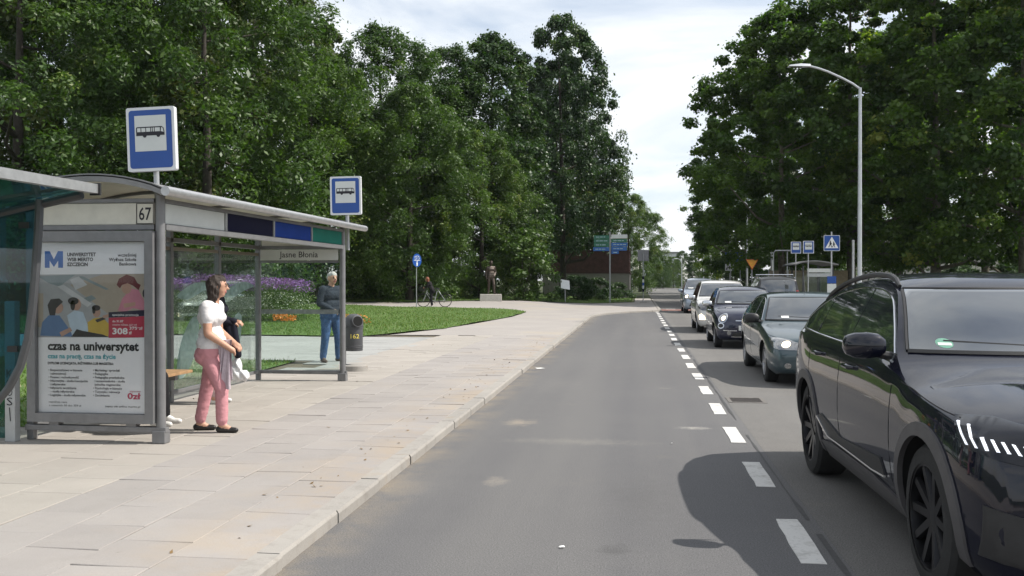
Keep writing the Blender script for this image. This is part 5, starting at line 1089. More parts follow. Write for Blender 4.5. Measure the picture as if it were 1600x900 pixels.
MB().box((.62, 0, .76), (.4, .14, .02)).build('luggage_rack', m_bk, bk); MB().tube([(.04, -.08, .3), (.08, -.08, .16)], .012, 6).tube([(.04, .08, .3), (.0, .08, .44)], .012, 6).build('crank', m_bk, bk)
person('person', bx + Vector((-.1, -.06, 0)), R(184), 1.66, dict(hip=(-.02, 0, .52), chest=(.06, 0, .715), neck=(.1, 0, .815), head=(.15, 0, .88), shL=(.08, .105, .775), shR=(.08, -.105, .775), elL=(.14, .13, .65), elR=(.14, -.13, .65), wrL=(.2, .12, .63), wrR=(.2, -.12, .63), kneeL=(.01, .09, .28), kneeR=(.03, -.09, .28), ankL=(-.02, .1, .045), ankR=(.0, -.1, .045)),
    dict(mats=dict(legs=m_blackc, top=cloth('dark_top_pale_collar', (.02, .018, .02)), shoe=m_wshoe, hair=M('ginger_hair', (.2, .06, .025), .5, 0, .3, 60)), cuff=.9), 'rider with ginger hair and black clothes astride the bicycle', hair='long', voxel=.014, female=True)
# ---- bronze statue on its plinth
a = gnd(767, 470); sz = H(a.x, a.y)
m_bronze = M('dark_bronze', (.07, .055, .045), .45, .6, .35, 9, .4, 30); bm_ = dict.fromkeys(('legs', 'top', 'shoe', 'skin', 'eye', 'brow', 'lip', 'hair'), m_bronze)
person('statue', (a.x, a.y, sz + .42), R(-60), 2.05, dict(kneeL=(.09, .06, .29), ankL=(.1, .075, .045), toeL=(.19, .1, .016), kneeR=(-.01, -.06, .28), ankR=(-.06, -.06, .045), toeR=(.03, -.08, .016), elL=(-.02, .16, .66), wrL=(.06, .1, .56), elR=(-.03, -.15, .64), wrR=(.0, -.15, .5)), dict(mats=bm_), 'dark bronze statue of a standing man on a pale stone block', 'statue', voxel=.013, hair='short', bulk=1.08)
pb = MB().box((0, 0, .21), (1.35, .85, .42), taper=.97).build('plinth', ground_mat('plinth_stone', [(3., .45, .7, (.42, .4, .35), .7), (12., .55, .75, (.25, .23, .2), .5)], (.5, .48, .43), fine=.12, fscale=60), None, bevel=.02); pb.location = (a.x, a.y, sz - .01); pb.rotation_euler = (0, 0, R(8)); tag(pb, 'low pale stone block carrying the bronze statue', 'plinth')
# ---- someone in white far along the pavement
a = gnd(997, 452); person('person', (.25, 150., .08), R(-90), 1.7, {}, dict(mats=dict(legs=cloth('white_dress', (.6, .58, .58)), top=MATS['white_jersey'], shoe=m_blackl)), 'distant pedestrian in pale clothes on the pavement by the brick wall', hair='long', voxel=.018, female=True)
# ================================================================== TREES AND PLANTS
m_leafA = leaf_mat('leaf_mid_green', (.03, .066, .017), (.085, .145, .034), .34, (.16, .2, .06))
m_leafB = leaf_mat('leaf_fresh_green', (.038, .078, .018), (.11, .175, .038), .36, (.19, .22, .06))
m_leafC = leaf_mat('leaf_dark_green', (.02, .048, .018), (.06, .108, .034), .3, (.12, .16, .05))
m_leafD = leaf_mat('leaf_yellowish', (.042, .064, .015), (.125, .15, .035), .34, (.22, .2, .06))
m_leafE = leaf_mat('needle_dark', (.008, .022, .012), (.025, .05, .024), .15)
m_leafP = leaf_mat('plane_leaf', (.04, .085, .016), (.125, .195, .036), .52, (.25, .27, .06)); m_leafP2 = leaf_mat('plane_leaf_dark', (.032, .072, .015), (.1, .165, .033), .5, (.22, .24, .05))
m_bark = M('bark', (.045, .037, .03), .9, 0, .35, 7, .8, 25); m_bark2 = M('plane_bark', (.13, .115, .085), .85, 0, .5, 5, .5, 20)
PROF = dict(round=[(0, .55), (.25, .95), (.5, 1.), (.75, .8), (.92, .45), (1, .12)], column=[(0, .8), (.2, 1.), (.55, .92), (.8, .65), (.93, .36), (1, .08)], cone=[(0, 1.), (.3, .8), (.6, .5), (.85, .22), (1, .04)],
            wide=[(0, .6), (.2, .9), (.45, 1.), (.7, .88), (.88, .6), (1, .25)], bush=[(0, .95), (.3, 1.), (.6, .85), (.85, .5), (1, .15)])
def leaf_quads(c, n, L, W, r):
    """c centres (m,3), n normals (m,3): one pointed, slightly folded leaf each"""
    m = len(c); a = r.normal(size=(m, 3)); u = np.cross(n, a); u /= np.linalg.norm(u, axis=1)[:, None] + 1e-9
    u[:, 2] -= .25; u /= np.linalg.norm(u, axis=1)[:, None] + 1e-9; v = np.cross(n, u); v /= np.linalg.norm(v, axis=1)[:, None] + 1e-9
    L = L[:, None]; W = W[:, None]; V = np.empty((m, 4, 3)); V[:, 0] = c - u * L * .5; V[:, 1] = c + v * W * .5 - n * W * .12 + u * L * .08; V[:, 2] = c + u * L * .5; V[:, 3] = c - v * W * .5 - n * W * .12 + u * L * .08
    return V
def make_tree(name, seed, Rw, Hh, base, prof, puffs, per, leaf, mat, bark=None, label=None, puff_r=(.07, .145), droop=0., trunk_r=None, limbs=14, aspect=1.7, gaps=.0):
    r = np.random.default_rng(seed); pf = curve(PROF[prof]); root = empty(name, (0, 0, 0), 0, label, 'bush' if prof == 'bush' else 'tree')
    t = r.random(puffs) ** .85; ang = r.uniform(0, 2 * np.pi, puffs); lob = 1 + .16 * np.sin(ang * 2 + seed) + .12 * np.sin(ang * 3 + t * 6 + seed * 2)
    rad = np.array([pf(q) for q in t]) * Rw * lob * (.35 + .65 * r.random(puffs) ** .45) * .88; cz = base + t * (Hh - base) * .96
    cen = np.c_[rad * np.cos(ang), rad * np.sin(ang), cz]; pr_ = Rw * r.uniform(*puff_r, puffs) * (1 - .35 * t)
    ptint = np.clip(r.normal(.42, .2, puffs), 0, 1); Vs = []; Ts = []
    for i in range(puffs):
        m = int(per * r.uniform(.6, 1.35)); d = r.normal(size=(m, 3)); d[:, 2] += .25; d /= np.linalg.norm(d, axis=1)[:, None]; rr_ = pr_[i] * (.35 + .7 * r.random(m) ** .6)
        stray = r.random(m) < .2; rr_[stray] *= r.uniform(1., 1.9, stray.sum()); p = cen[i] + d * rr_[:, None] * np.array([1.15, 1.15, .72]); p[:, 2] -= droop * np.minimum(rr_ / pr_[i], 1.4) ** 2 * pr_[i] * (1 - d[:, 2]) * .5
        nn = d * .45 + r.normal(size=(m, 3)) * .45 + np.array([0, 0, .55]); nn /= np.linalg.norm(nn, axis=1)[:, None]
        L = leaf * r.lognormal(0, .28, m); Vs.append(leaf_quads(p, nn, L, L / aspect, r)); Ts.append(np.clip(ptint[i] + r.normal(0, .16, m), 0, 1))
    V = np.concatenate(Vs); T = np.concatenate(Ts); link('crown', points_mesh('crown', V.reshape(-1, 3), len(V), 4, mat, tint=T), root)
    mb = MB(); tr = trunk_r or Hh * .016; top_ = base + (Hh - base) * .82; k = 9; sway = r.normal(0, .012 * Hh, (k, 2)).cumsum(0) * .35
    pts = [(sway[i, 0] * i / k, sway[i, 1] * i / k, -.3 + (top_ + .3) * i / (k - 1)) for i in range(k)]; rs = [tr * (1.45 if i == 0 else 1) * (1 - .82 * i / (k - 1)) for i in range(k)]
    if prof != 'bush': mb.tube(pts, rs, 10)
    for i in r.permutation(puffs)[:limbs]:
        c = cen[i]; z0 = max(base * .55, min(c[2] - .3 * rad[i] - .4, top_ * .95)); f = (z0 + .3) / (top_ + .3) * (k - 1); i0 = min(int(f), k - 2); q0 = Vector(pts[i0]).lerp(Vector(pts[i0 + 1]), f - i0) if prof != 'bush' else Vector((0, 0, 0))
        r0 = max(.03, tr * (1 - .82 * min(f / (k - 1), 1)) * .5); q1 = Vector(c); md_ = q0.lerp(q1, .5) + Vector((0, 0, -.06 * rad[i])) + Vector(r.normal(0, .05, 3)) * rad[i]
        mb.tube([q0, md_, q1], [r0, r0 * .65, r0 * .22], 7)
    mb.build('trunk' if prof != 'bush' else 'stems', bark or m_bark, root, True); return root
def put(root, px, Y, sc=1., rz=0., label=None, group=None, z=None, first=False, sxy=None):
    o = root if first else copy_tree(root); x = at(px, 438, Y).x; o.location = (x, Y, (H(x, Y) - .05) if z is None else z); o.rotation_euler = (0, 0, rz)
    k = sxy or sc; o.scale = (k, k, sc); o['label'] = label
    if group: o['group'] = group
    return o
GL, GR, GF = 'trees of the park wall on the left', 'tall plane trees on the right', 'far trees at the end of the street'
# kinds
A = make_tree('broadleaf_tree', 11, 6.9, 20, 1.0, 'round', 330, 290, .195, m_leafA, droop=.6, aspect=2.2)
B = make_tree('broadleaf_tree', 23, 6.9, 18.5, .5, 'wide', 330, 290, .2, m_leafB, droop=.9, aspect=2.4)
Cc = make_tree('lime_tree', 37, 5.6, 20, 3.2, 'column', 340, 240, .19, m_leafC, droop=.4, aspect=1.4)
D = make_tree('maple_tree', 41, 6.4, 20, 2.0, 'round', 280, 290, .185, m_leafD, droop=.3, aspect=1.3, puff_r=(.06, .13))
E_ = make_tree('spruce_tree', 53, 4.2, 23, 2., 'cone', 260, 120, .26, m_leafE, droop=1.4, aspect=3.5, puff_r=(.07, .13))
# left: the front row of the park wall
put(A, 30, 40, 1.12, .3, 'tall dark broadleaf tree at the far left above the teal glass canopy', GL, first=True)
put(D, 172, 47, 1.2, 1.1, 'olive-tinged maple crown rising right behind the nearest bus stop sign', GL, first=True)
put(B, 325, 44, 1.12, 2., 'bright green broadleaf tree over the middle of the shelter roof', GL, first=True)
put(D, 390, 60, 1.18, 4., 'maple with brownish upper leaves behind the middle of the shelter', GL)
put(E_, 448, 68, 1.0, 0, 'dark pointed spruce rising behind the maples left of the sky', GL, first=True)
put(E_, 118, 62, 1.25, 1, 'dark spruce showing between the crowns at the top left', GL)
put(B, 490, 55, .86, 3.3, 'broadleaf tree with drooping branches behind the far bus stop sign', GL)
put(A, 600, 60, .93, 2.5, 'loose open-topped tree in the middle of the park wall', GL)
put(B, 640, 56, .74, .7, 'low spreading tree above the bicycle', GL)
put(A, 700, 66, .93, 4.4, 'rounded tree behind and left of the statue', GL)
put(Cc, 768, 68, 1.0, .8, 'dark round-topped lime behind the statue', GL)
put(Cc, 880, 74, 1.16, 2.2, 'tallest dark lime tree beside the open sky', GL, first=True, sxy=.86)
put(B, 752, 61, .62, 5.2, 'smaller bright tree arching over the statue', GL)
put(D, 915, 92, .62, 3., 'olive tree rising behind the brick-topped wall', GL)
# second row closing the depth of the park
for i, (px, Y, kind, sc, tx) in enumerate(((-60, 60, A, 1.3, 'far left background tree, cut by the picture edge'), (230, 74, Cc, 1.25, 'background lime behind the nearest bus stop sign'), (300, 78, A, 1.3, 'background tree behind the maples'), (545, 80, Cc, .95, 'background lime behind the far bus stop sign'), (650, 84, Cc, .93, 'background lime behind the bicycle'), (835, 98, A, 1.1, 'background tree between the two dark limes'), (872, 96, Cc, 1.22, 'background lime right behind the tallest lime'))): put(kind, px, Y, sc, i * 1.3, tx, GL)
# right: planes
P1 = make_tree('plane_tree', 67, 9.6, 25, 2.9, 'wide', 400, 215, .235, m_leafP, m_bark2, puff_r=(.05, .105), trunk_r=.34, limbs=26, aspect=1.25)
P2 = make_tree('plane_tree', 71, 8.6, 24, 2.4, 'round', 380, 215, .235, m_leafP2, m_bark2, puff_r=(.05, .11), trunk_r=.32, limbs=26, aspect=1.25)
put(P1, 1462, 62, 1., .4, 'tall plane tree whose trunk stands above the black SUV roof', GR, z=.0, first=True)
put(P2, 1330, 66, 1.02, 1.7, 'tall plane tree behind the nearest street lamp', GR, z=.0, first=True)
put(P1, 1222, 66, .82, 2.6, 'plane tree with a long branch reaching left into the sky', GR, z=.0)
put(P2, 1600, 60, 1.05, 3.0, 'plane tree at the right picture edge', GR, z=.0)
put(P2, 1182, 92, .86, 4.1, 'darker plane tree behind the blue lane signs', GR, z=.0)
put(P1, 1150, 118, .72, 5., 'farthest plane tree on the right beside the open sky', GR, z=.0)
put(P2, 1405, 88, 1.05, .2, 'background plane tree behind the street lamp', GR, z=.0)
put(P1, 1540, 90, 1.1, 1.2, 'background plane tree near the right edge', GR, z=.0)
put(P2, 1265, 100, .95, 2.2, 'background plane tree behind the far bus shelter', GR, z=.0)
# far end of the street
put(B, 982, 112, .66, 1., 'hazy green tree above the direction boards', GF, z=.05)
put(A, 1000, 135, .6, 2.4, 'hazy tree leaning over the far pavement', GF, z=.05)
for i, (px, Y, sc, k, tx) in enumerate(((1066, 205, .42, A, 'small rounded tree at the very end of the road'), (1092, 190, .46, Cc, 'dark small tree right of the road end'), (1040, 215, .3, B, 'lowest bushy tree at the road end'), (1022, 185, .34, A, 'bushy tree left of the road end'), (1120, 165, .6, B, 'mid green tree behind the lane signs'), (1052, 196, .37, B, 'soft green tree in front of the pale far block'), (1036, 184, .27, A, 'low tree just left of the far road crest'))): put(k, px, Y, sc, i * 1.1, tx, GF, z=-.1)
# shrubs
SB = make_tree('rounded_bush', 83, 2.3, 4.4, .1, 'bush', 70, 190, .17, m_leafB, limbs=14, puff_r=(.16, .26), aspect=1.8)
put(SB, 816, 60.5, 1.1, .3, 'large light green bush right of the statue', 'shrubs along the park edge', first=True)
DS = make_tree('dark_shrub', 89, 2.2, 2.4, .05, 'bush', 60, 170, .15, m_leafC, limbs=12, puff_r=(.15, .24), aspect=2.)
for i, (px, Y, sc, tx) in enumerate(((902, 69, .8, 'low dark shrub behind the small info board'), (935, 73, .75, 'dark juniper-like shrub against the grey wall'), (965, 77, .6, 'dark shrub at the wall corner by the direction boards'), (720, 62, .95, 'dark shrub left of the statue'), (600, 58, 1.1, 'dark shrub behind the shared path sign'), (520, 60, 1.2, 'dark shrub behind the litter bin'), (430, 58, 1.3, 'dark shrub behind the flower bed'), (340, 56, 1.3, 'dark shrub behind the purple flowers'), (655, 63, 1.2, 'dark shrub behind the bicycle'))): put(DS, px, Y, sc, i, tx, 'shrubs along the park edge', first=(i == 0))
for i, (px, Y, sc, tx) in enumerate(((1385, 40, .34, 'small sunlit shrub beside the nearest street lamp'), (1418, 43, .3, 'small sunlit shrub above the black SUV roof'), (1360, 46, .35, 'small shrub left of the plane trunk'))): put(SB, px, Y, sc, i, tx, 'shrubs by the right pavement', z=.05)
for i, (px, Y, sc, tx) in enumerate(((1300, 80, 1.1, 'dark shrub behind the crossing sign'), (1210, 84, 1.1, 'dark shrub behind the yellow sign'), (1500, 78, 1.2, 'dark shrub under the planes on the right'), (1150, 100, 1.1, 'dark shrub behind the lane signs'), (1580, 74, 1.2, 'dark shrub at the right edge'))): put(DS, px, Y, sc, i + 2, tx, 'shrubs by the right pavement', z=.0)
# ---- the flower bed on the lawn
r = np.random.default_rng(5); n = 26000; fx0, fx1 = at(150, 438, 33).x, at(468, 438, 33).x
fb = empty('flower_bed', ((fx0 + fx1) / 2, 33.6, .08), 0, 'long bed of tall purple and white flowers on the lawn', 'flower bed')
ox, oy = (fx0 + fx1) / 2, 33.6
def spread(m): 
    q = np.c_[r.uniform(fx0, fx1, m) - ox, r.uniform(-1.2, 1.2, m)]; return q
edge_h = lambda x: 1 - .25 * np.clip((x - (fx1 - ox) + .8) / .8, 0, 1) ** 2 + .06 * np.sin(x * 1.9) + .04 * np.sin(x * 5.1)
q = spread(n); z = r.random(n) ** .8 * 1.45 * edge_h(q[:, 0]); nn = r.normal(size=(n, 3)) + np.array([0, 0, .4]); nn /= np.linalg.norm(nn, axis=1)[:, None]
V = leaf_quads(np.c_[q, z], nn, r.uniform(.08, .16, n), r.uniform(.015, .035, n), r); link('foliage', points_mesh('foliage', V.reshape(-1, 3), n, 4, m_leafB, tint=np.clip(r.normal(.5, .25, n), 0, 1)), fb)['kind'] = 'stuff'
def blooms(nm_, m, zlo, zhi, c1, c2, size, ysel=1.2):
    q = spread(m); q[:, 1] *= ysel / 1.2
    if 'orange' in nm_: q[:, 0] = r.uniform(fx1 - ox - .7, fx1 - ox + .1, m); q[:, 1] = r.uniform(-1.5, -1.0, m)
    z = r.uniform(zlo, zhi, m) * edge_h(q[:, 0]); nn = r.normal(size=(m, 3)); nn /= np.linalg.norm(nn, axis=1)[:, None]
    V = leaf_quads(np.c_[q, z], nn, size * r.uniform(.7, 1.3, m), size * r.uniform(.6, 1.1, m), r); o = link(nm_, points_mesh(nm_, V.reshape(-1, 3), m, 4, leaf_mat('petal_' + nm_, c1, c2, .25), tint=r.random(m)), fb); o['kind'] = 'stuff'
blooms('purple_flowers', 9000, 1.25, 1.68, (.16, .06, .26), (.33, .17, .46), .06); blooms('white_flowers', 5200, .25, 1.15, (.5, .5, .46), (.75, .75, .7), .05)
blooms('orange_flowers', 260, .1, .32, (.55, .16, .03), (.7, .28, .06), .07)
og = empty('orange_flower_clump', (0, 0, 0), 0, 'clump of orange flowers at the right end of the flower bed', 'flowers')
cx = at(548, 438, 31).x; m = 320; q = np.c_[r.normal(cx, .22, m), r.normal(31.3, .2, m), .1 + r.random(m) ** 1.3 * .34]; nn = r.normal(size=(m, 3)); nn /= np.linalg.norm(nn, axis=1)[:, None]
V = leaf_quads(q, nn, r.uniform(.05, .12, m), r.uniform(.03, .07, m), r); link('petals', points_mesh('petals', V.reshape(-1, 3), m, 4, MATS['petal_orange_flowers'], tint=r.random(m)), og)['kind'] = 'stuff'
q = np.c_[r.normal(cx, .26, m), r.normal(31.3, .25, m), .08 + r.random(m) * .28]; V = leaf_quads(q, nn, r.uniform(.08, .14, m), r.uniform(.03, .05, m), r); link('foliage', points_mesh('foliage', V.reshape(-1, 3), m, 4, m_leafB, tint=r.random(m)), og)['kind'] = 'stuff'
# ================================================================== SMALLER THINGS FAR AND NEAR
def gz(x, y): return H(x, y)
def post(mb, h, r=.03): return mb.tube([(0, 0, -.1), (0, 0, h)], r, 10)
# round blue shared-path sign seen almost edge-on
p = gnd(655, 481); r_ = empty('path_sign', (p.x, p.y - .6, gz(p.x, p.y)), R(62), 'round blue shared-path sign seen edge-on beside the bicycle', 'sign'); post(MB(), 2.75, .025).build('pole', m_galv, r_, True)
MB().prism(ell(0, 2.45, .34, .34, 28), (0, -.035, 0), U, VZ, .008).build('sign_disc', m_signblue, r_)
mb = MB()
mb.prism([(-.24, 2.44), (.24, 2.44), (.24, 2.465), (-.24, 2.465)], (0, -.0455, 0), U, VZ, .001)
for cx in (-.12, .12): mb.tube([(cx + .075 * math.cos(t), -.048, 2.58 + .075 * math.sin(t)) for t in np.linspace(0, 2 * math.pi, 17)], .008, 5)
mb.tube([(-.12, -.048, 2.58), (-.03, -.048, 2.68), (.08, -.048, 2.68), (.12, -.048, 2.58)], .008, 5); mb.prism(ell(0, 2.375, .035, .035, 10), (0, -.0455, 0), U, VZ, .001); mb.prism([(-.05, 2.33), (.05, 2.33), (.035, 2.16), (-.035, 2.16)], (0, -.0455, 0), U, VZ, .001); mb.build('symbols', m_white, r_)
# small tilted information board
p = at(883, 438, 62.); r_ = empty('info_board', (p.x, p.y, gz(p.x, p.y)), R(8), 'small white tilted information board on a single post', 'information board'); MB().tube([(0, 0, -.1), (0, 0, .95)], .045, 10).build('post', m_galv, r_, True)
rot = Matrix.Rotation(R(48), 3, 'X') @ Matrix.Rotation(R(14), 3, 'Y'); MB().box((0, -.02, 1.2), (.62, .8, .035), rot).build('board', m_whitep, r_, bevel=.006)
# brick-topped wall of the corner building
wy = 82.; xw0, xw1 = at(848, 440, wy).x, at(984, 440, wy).x
bw = empty('corner_wall', (xw1, wy, .08), 0, 'garden wall with dark red brick top above grey render at the street corner', 'wall')
m_render = ground_mat('grey_render', [(1., .45, .65, (.2, .19, .18), .7), (6., .5, .75, (.14, .135, .13), .5)], (.24, .23, .22), fine=.08, fscale=50); m_brick = M('dark_red_brick', (.085, .04, .036), .85, 0, .35, 3, .3); m_cope = M('coping_stone', (.07, .038, .034), .8, 0, .2)
Lw = xw1 - xw0; Z1 = 2.15; Z2 = 4.1
MB().box2((-Lw, 0, -.2), (0, .5, Z1)).box2((-.35, .5, -.2), (0, 16, Z1)).build('lower_wall', m_render, bw)
MB().box2((-Lw, -.06, Z1), (.06, .5, Z1 + .12)).box2((-.35, .5, Z1), (.06, 16, Z1 + .12)).build('ledge', m_cope, bw)
MB().box2((-Lw, .05, Z1 + .12), (-.04, .5, Z2)).box2((-.35, .5, Z1 + .12), (-.04, 16, Z2)).build('brick_core', M('mortar', (.12, .07, .06), .9, 0, .2), bw)
mb = MB()
for k in range(23):
    z = Z1 + .14 + k * .08; s0 = .13 if k % 2 else 0
    for i in range(int(Lw / .27)): mb.box2((-Lw + s0 + i * .27, .03, z), (-Lw + s0 + i * .27 + .255, .1, z + .07))
    for i in range(0, 50): mb.box2((-.1, .1 + s0 + i * .27, z), (-.025, .1 + s0 + i * .27 + .255, z + .07))
tag(mb.build('bricks', m_brick, bw), kind='stuff'); MB().box2((-Lw, -.02, Z2), (.03, .55, Z2 + .12)).box2((-.4, .55, Z2), (.03, 16, Z2 + .12)).build('coping', m_cope, bw)
# railing behind the wall
MB().tube([(-4.6, 1.2, 3.9), (-4.6, 1.2, 6.2)], .05, 8).tube([(-3.9, 1.2, 3.9), (-3.9, 1.2, 6.2)], .05, 8).tube([(-3.2, 1.2, 3.9), (-3.2, 1.2, 6.2)], .05, 8).tube([(-4.8, 1.2, 6.), (-3., 1.2, 6.)], .04, 8).build('railing', m_whitep, bw)
# direction boards
p = at(953, 466, 65.); p.z = .08; r_ = empty('direction_board', (p.x, p.y, .08), R(0), 'stack of green, blue and white direction boards on a pole', 'sign'); Y0 = p.y; k = Y0 * 1.0 / FPX
post(MB(), 1.63 + (438 - 364) * k, .05).build('pole', m_galv, r_, True)
m_sgreen = M('sign_green', (.012, .13, .075), .4, 0, .08); m_sblue = M('sign_mid_blue', (.012, .11, .36), .4, 0, .08)
def zpx(y_): return CAM_H + (438 - y_) * k - r_.location.z
for xa, xb, ya, yb, mt in ((-25, -1, 368, 373.5, m_sgreen), (-25, -1, 374, 379.5, m_sgreen), (-25, -1, 380, 386, m_sgreen), (-26, -1, 386.6, 392.5, m_sblue), (2, 27, 367, 373, m_whitep), (2, 26, 374, 379, m_sgreen), (2, 27, 379.6, 385.5, m_sblue), (2, 26, 386, 392, m_sblue), (2, 14, 392.6, 397, m_sblue)):
    o = MB().box2((xa * k, -.07, zpx(yb)), (xb * k, -.045, zpx(ya))).build('board', mt, r_, bevel=.01)
    if mt is not m_whitep:
        zc = (zpx(ya) + zpx(yb)) / 2; mb = MB(); x = xa * k + .15
        while x < xb * k - .25: w = random.uniform(.1, .26); mb.box2((x, -.0745, zc - .025), (x + w, -.0715, zc + .03)); x += w + .05
        mb.build('illegible_line', M('faded_print', (.3, .42, .45), .5), o)
# back of a sign with banded pole
p = gnd(1005, 472); r_ = empty('grey_sign', (.4, 65.9, .08), R(2), 'back of a grey sign on a pole with blue and white bands', 'sign'); post(MB(), 3.75, .03).build('pole', m_galv, r_, True)
MB().box((0, .05, 3.3), (.78, .03, .78)).build('sign_back', M('sign_back_grey', (.2, .2, .21), .5, .5, .1), r_, bevel=.02)
for i, mt in enumerate((m_navy, m_whitep, m_signblue, m_whitep, m_navy)): MB().lathe([(.07, .75 + i * .22), (.07, .95 + i * .22)], 12).build('band', mt, r_, True)
MB().box((0, 0, .01), (.5, .5, .04)).build('foot', m_kerb, r_)
# ---- street lamps
def street_lamp(loc, h, arm, label, rz=0., lean=0.):
    r_ = empty('street_lamp', loc, rz, label, 'street lamp', 'street lamps along the road')
    MB().tube([(0, 0, -.1), (0, 0, h * .5), (0, 0, h)], [.085, .075, .055], 12).build('pole', m_lpole, r_, True)
    pts = [(0, 0, h - .05)] + [(-arm * t, 0, h + arm * .33 * math.sin(t * 1.75)) for t in (.1, .25, .42, .55, .68)]
    MB().tube(pts, .04, 8).build('arm', m_lpole, r_, True)
    e = Vector(pts[-1]); l = MB(); l.add([e + Vector(q_) for q_ in ((.06, -.1, -.03), (.06, .1, -.03), (.06, .06, .06), (.06, -.06, .06), (-.75, -.16, -.02), (-.75, .16, -.02), (-.72, .12, .03), (-.72, -.12, .03), (-.3, -.16, -.035), (-.3, .16, -.035), (-.3, .09, .08), (-.3, -.09, .08))], [(0, 1, 2, 3), (4, 7, 6, 5), (0, 8, 9, 1), (8, 4, 5, 9), (1, 9, 10, 2), (9, 5, 6, 10), (2, 10, 11, 3), (10, 6, 7, 11), (3, 11, 8, 0), (11, 7, 4, 8)])
    hd = l.build('lamp_head', m_lpole, r_, True); MB().box(e + Vector((-.45, 0, -.036)), (.4, .2, .01)).build('lamp_glass', m_lamp, hd)
    MB().box((0, 0, .02), (.4, .4, .05)).build('base_plate', m_galv, r_); return r_
m_lpole = M('lamp_silver', (.5, .52, .54), .35, .5, .08, 4)
street_lamp((at(1343, 438, 36).x, 36., .1), at(1343, 137, 36).z - .1, 2.75, 'tall silver street lamp nearest to us with angled arm', R(3))
street_lamp((10.6, 76., .1), 11.2, 2.6, 'silver street lamp half lost in the plane leaves'); street_lamp((8.9, 92., .1), 8., 1.6, 'thin far street lamp right of the lane signs'); street_lamp((9.0, 130., .1), 7.6, 1.5, 'far thin street lamp beside the open sky')
street_lamp((-.7, 124, .08), 9., -2.2, 'street lamp above the far left pavement'); street_lamp((8.4, 180., .0), 5.4, 1.2, 'smallest street lamp at the end of the road'); street_lamp((8.9, 78., .1), 7.8, .8, 'thin pole lamp behind the lane signs')
# ---- crossing sign with children
p = at(1299, 438, 38.); r_ = empty('crossing_sign', (p.x, 38., .1), R(2), 'square blue crossing sign with white triangle on a banded pole', 'sign'); post(MB(), 3.45, .03).build('pole', m_galv, r_, True)
zc = CAM_H + (438 - 382) * 38 / FPX - .1; b = MB().prism(rrect(-.31, zc - .31, .31, zc + .31, .03), (0, -.04, 0), U, VZ, .02).build('panel', m_whitep, r_)
MB().prism(rrect(-.29, zc - .29, .29, zc + .29, .03), (0, -.0605, 0), U, VZ, .003).build('blue_face', m_signblue, b); MB().prism([(-.25, zc - .2), (.25, zc - .2), (0, zc + .25)], (0, -.0645, 0), U, VZ, .002).build('white_triangle', m_white, b)
mb = MB()
for cx, s in ((-.06, 1.), (.07, .85)):
    o = (cx, -.067, zc - .17); mb.prism([(a * s, b_ * s) for a, b_ in ell(0, .24, .026, .028, 10)], o, U, VZ, .001); mb.prism([(a * s, b_ * s) for a, b_ in ((-.03, .21), (.03, .21), (.035, .1), (-.03, .1))], o, U, VZ, .001)
    mb.prism([(a * s, b_ * s) for a, b_ in ((-.03, .1), (.0, .1), (-.05, 0), (-.075, .01))], o, U, VZ, .001); mb.prism([(a * s, b_ * s) for a, b_ in ((.0, .1), (.035, .1), (.07, 0), (.045, 0))], o, U, VZ, .001); mb.prism([(a * s, b_ * s) for a, b_ in ((.03, .2), (.075, .12), (.06, .11), (.02, .16))], o, U, VZ, .001)
mb.build('walking_figures', m_ink, b); MB().box((0, -.05, 1.55), (.34, .05, .28)).build('blue_box', m_signblue, r_); MB().box((0, -.05, 1.22), (.34, .05, .34)).build('white_box', m_whitep, r_)
# ---- the bus stop on the far side
for px, w, Y, tx in ((1263, .5, 47.6, 'brighter bus stop sign over the shelter across the road'), (1243.5, .5, 51., 'shaded bus stop sign left of its twin across the road')):
    p = at(px, 398 if w else 0, Y); p = at(px, 396, Y); bus_sign(p, .52, .62, p.z - .1, 0, 0, tx, 'bus stop signs across the road')
fs_ = empty('far_shelter', (8.75, 50.5, .1), 0, 'dark glass bus shelter across the road beneath the plane trees', 'bus shelter')
for x, y_ in ((-.1, 0), (-.1, 3.6), (1.4, 0), (1.4, 3.6)): MB().box2((x - .04, y_ - .04, 0), (x + .04, y_ + .04, 2.3)).build('post', MATS['dark_steel'], fs_)
arc2 = [(-.55 + 2.2 * i / 10, 2.32 + .2 * math.sin(math.pi * (i / 10) ** .8)) for i in range(11)]
mb = MB(); kk = 11; mb.add([(x, y_, z + dz) for dz in (0, .06) for y_ in (-.3, 4.) for x, z in arc2], [f for i in range(kk - 1) for f in ((i, kk + i, kk + i + 1, i + 1), (2 * kk + i, 2 * kk + i + 1, 3 * kk + i + 1, 3 * kk + i), (i, i + 1, 2 * kk + i + 1, 2 * kk + i), (kk + i, 3 * kk + i, 3 * kk + i + 1, kk + i + 1))]); mb.build('roof', m_roof, fs_, True)
for a, b in (((-.06, -.01, .1), (.62, .01, 1.8)), ((.68, -.01, .1), (1.36, .01, 1.8)), ((1.39, .05, .1), (1.41, 3.55, 2.)), ((-.06, 3.59, .1), (1.36, 3.61, 2.))): MB().box2(a, b).build('glass_pane', m_clear, fs_)
MB().box2((.62, -.02, 0), (.68, .02, 2.3)).build('mullion', MATS['dark_steel'], fs_)
MB().box2((.1, -.05, 1.95), (1.3, -.02, 2.15)).build('name_plate', m_whitep, fs_); MB().box2((.1, -.05, 1.72), (1.3, -.02, 1.9)).build('timetable', M('pale_plate', (.4, .42, .42), .5), fs_)
MB().box2((.9, .8, .42), (1.3, 2.8, .47)).build('bench', m_wood, fs_)
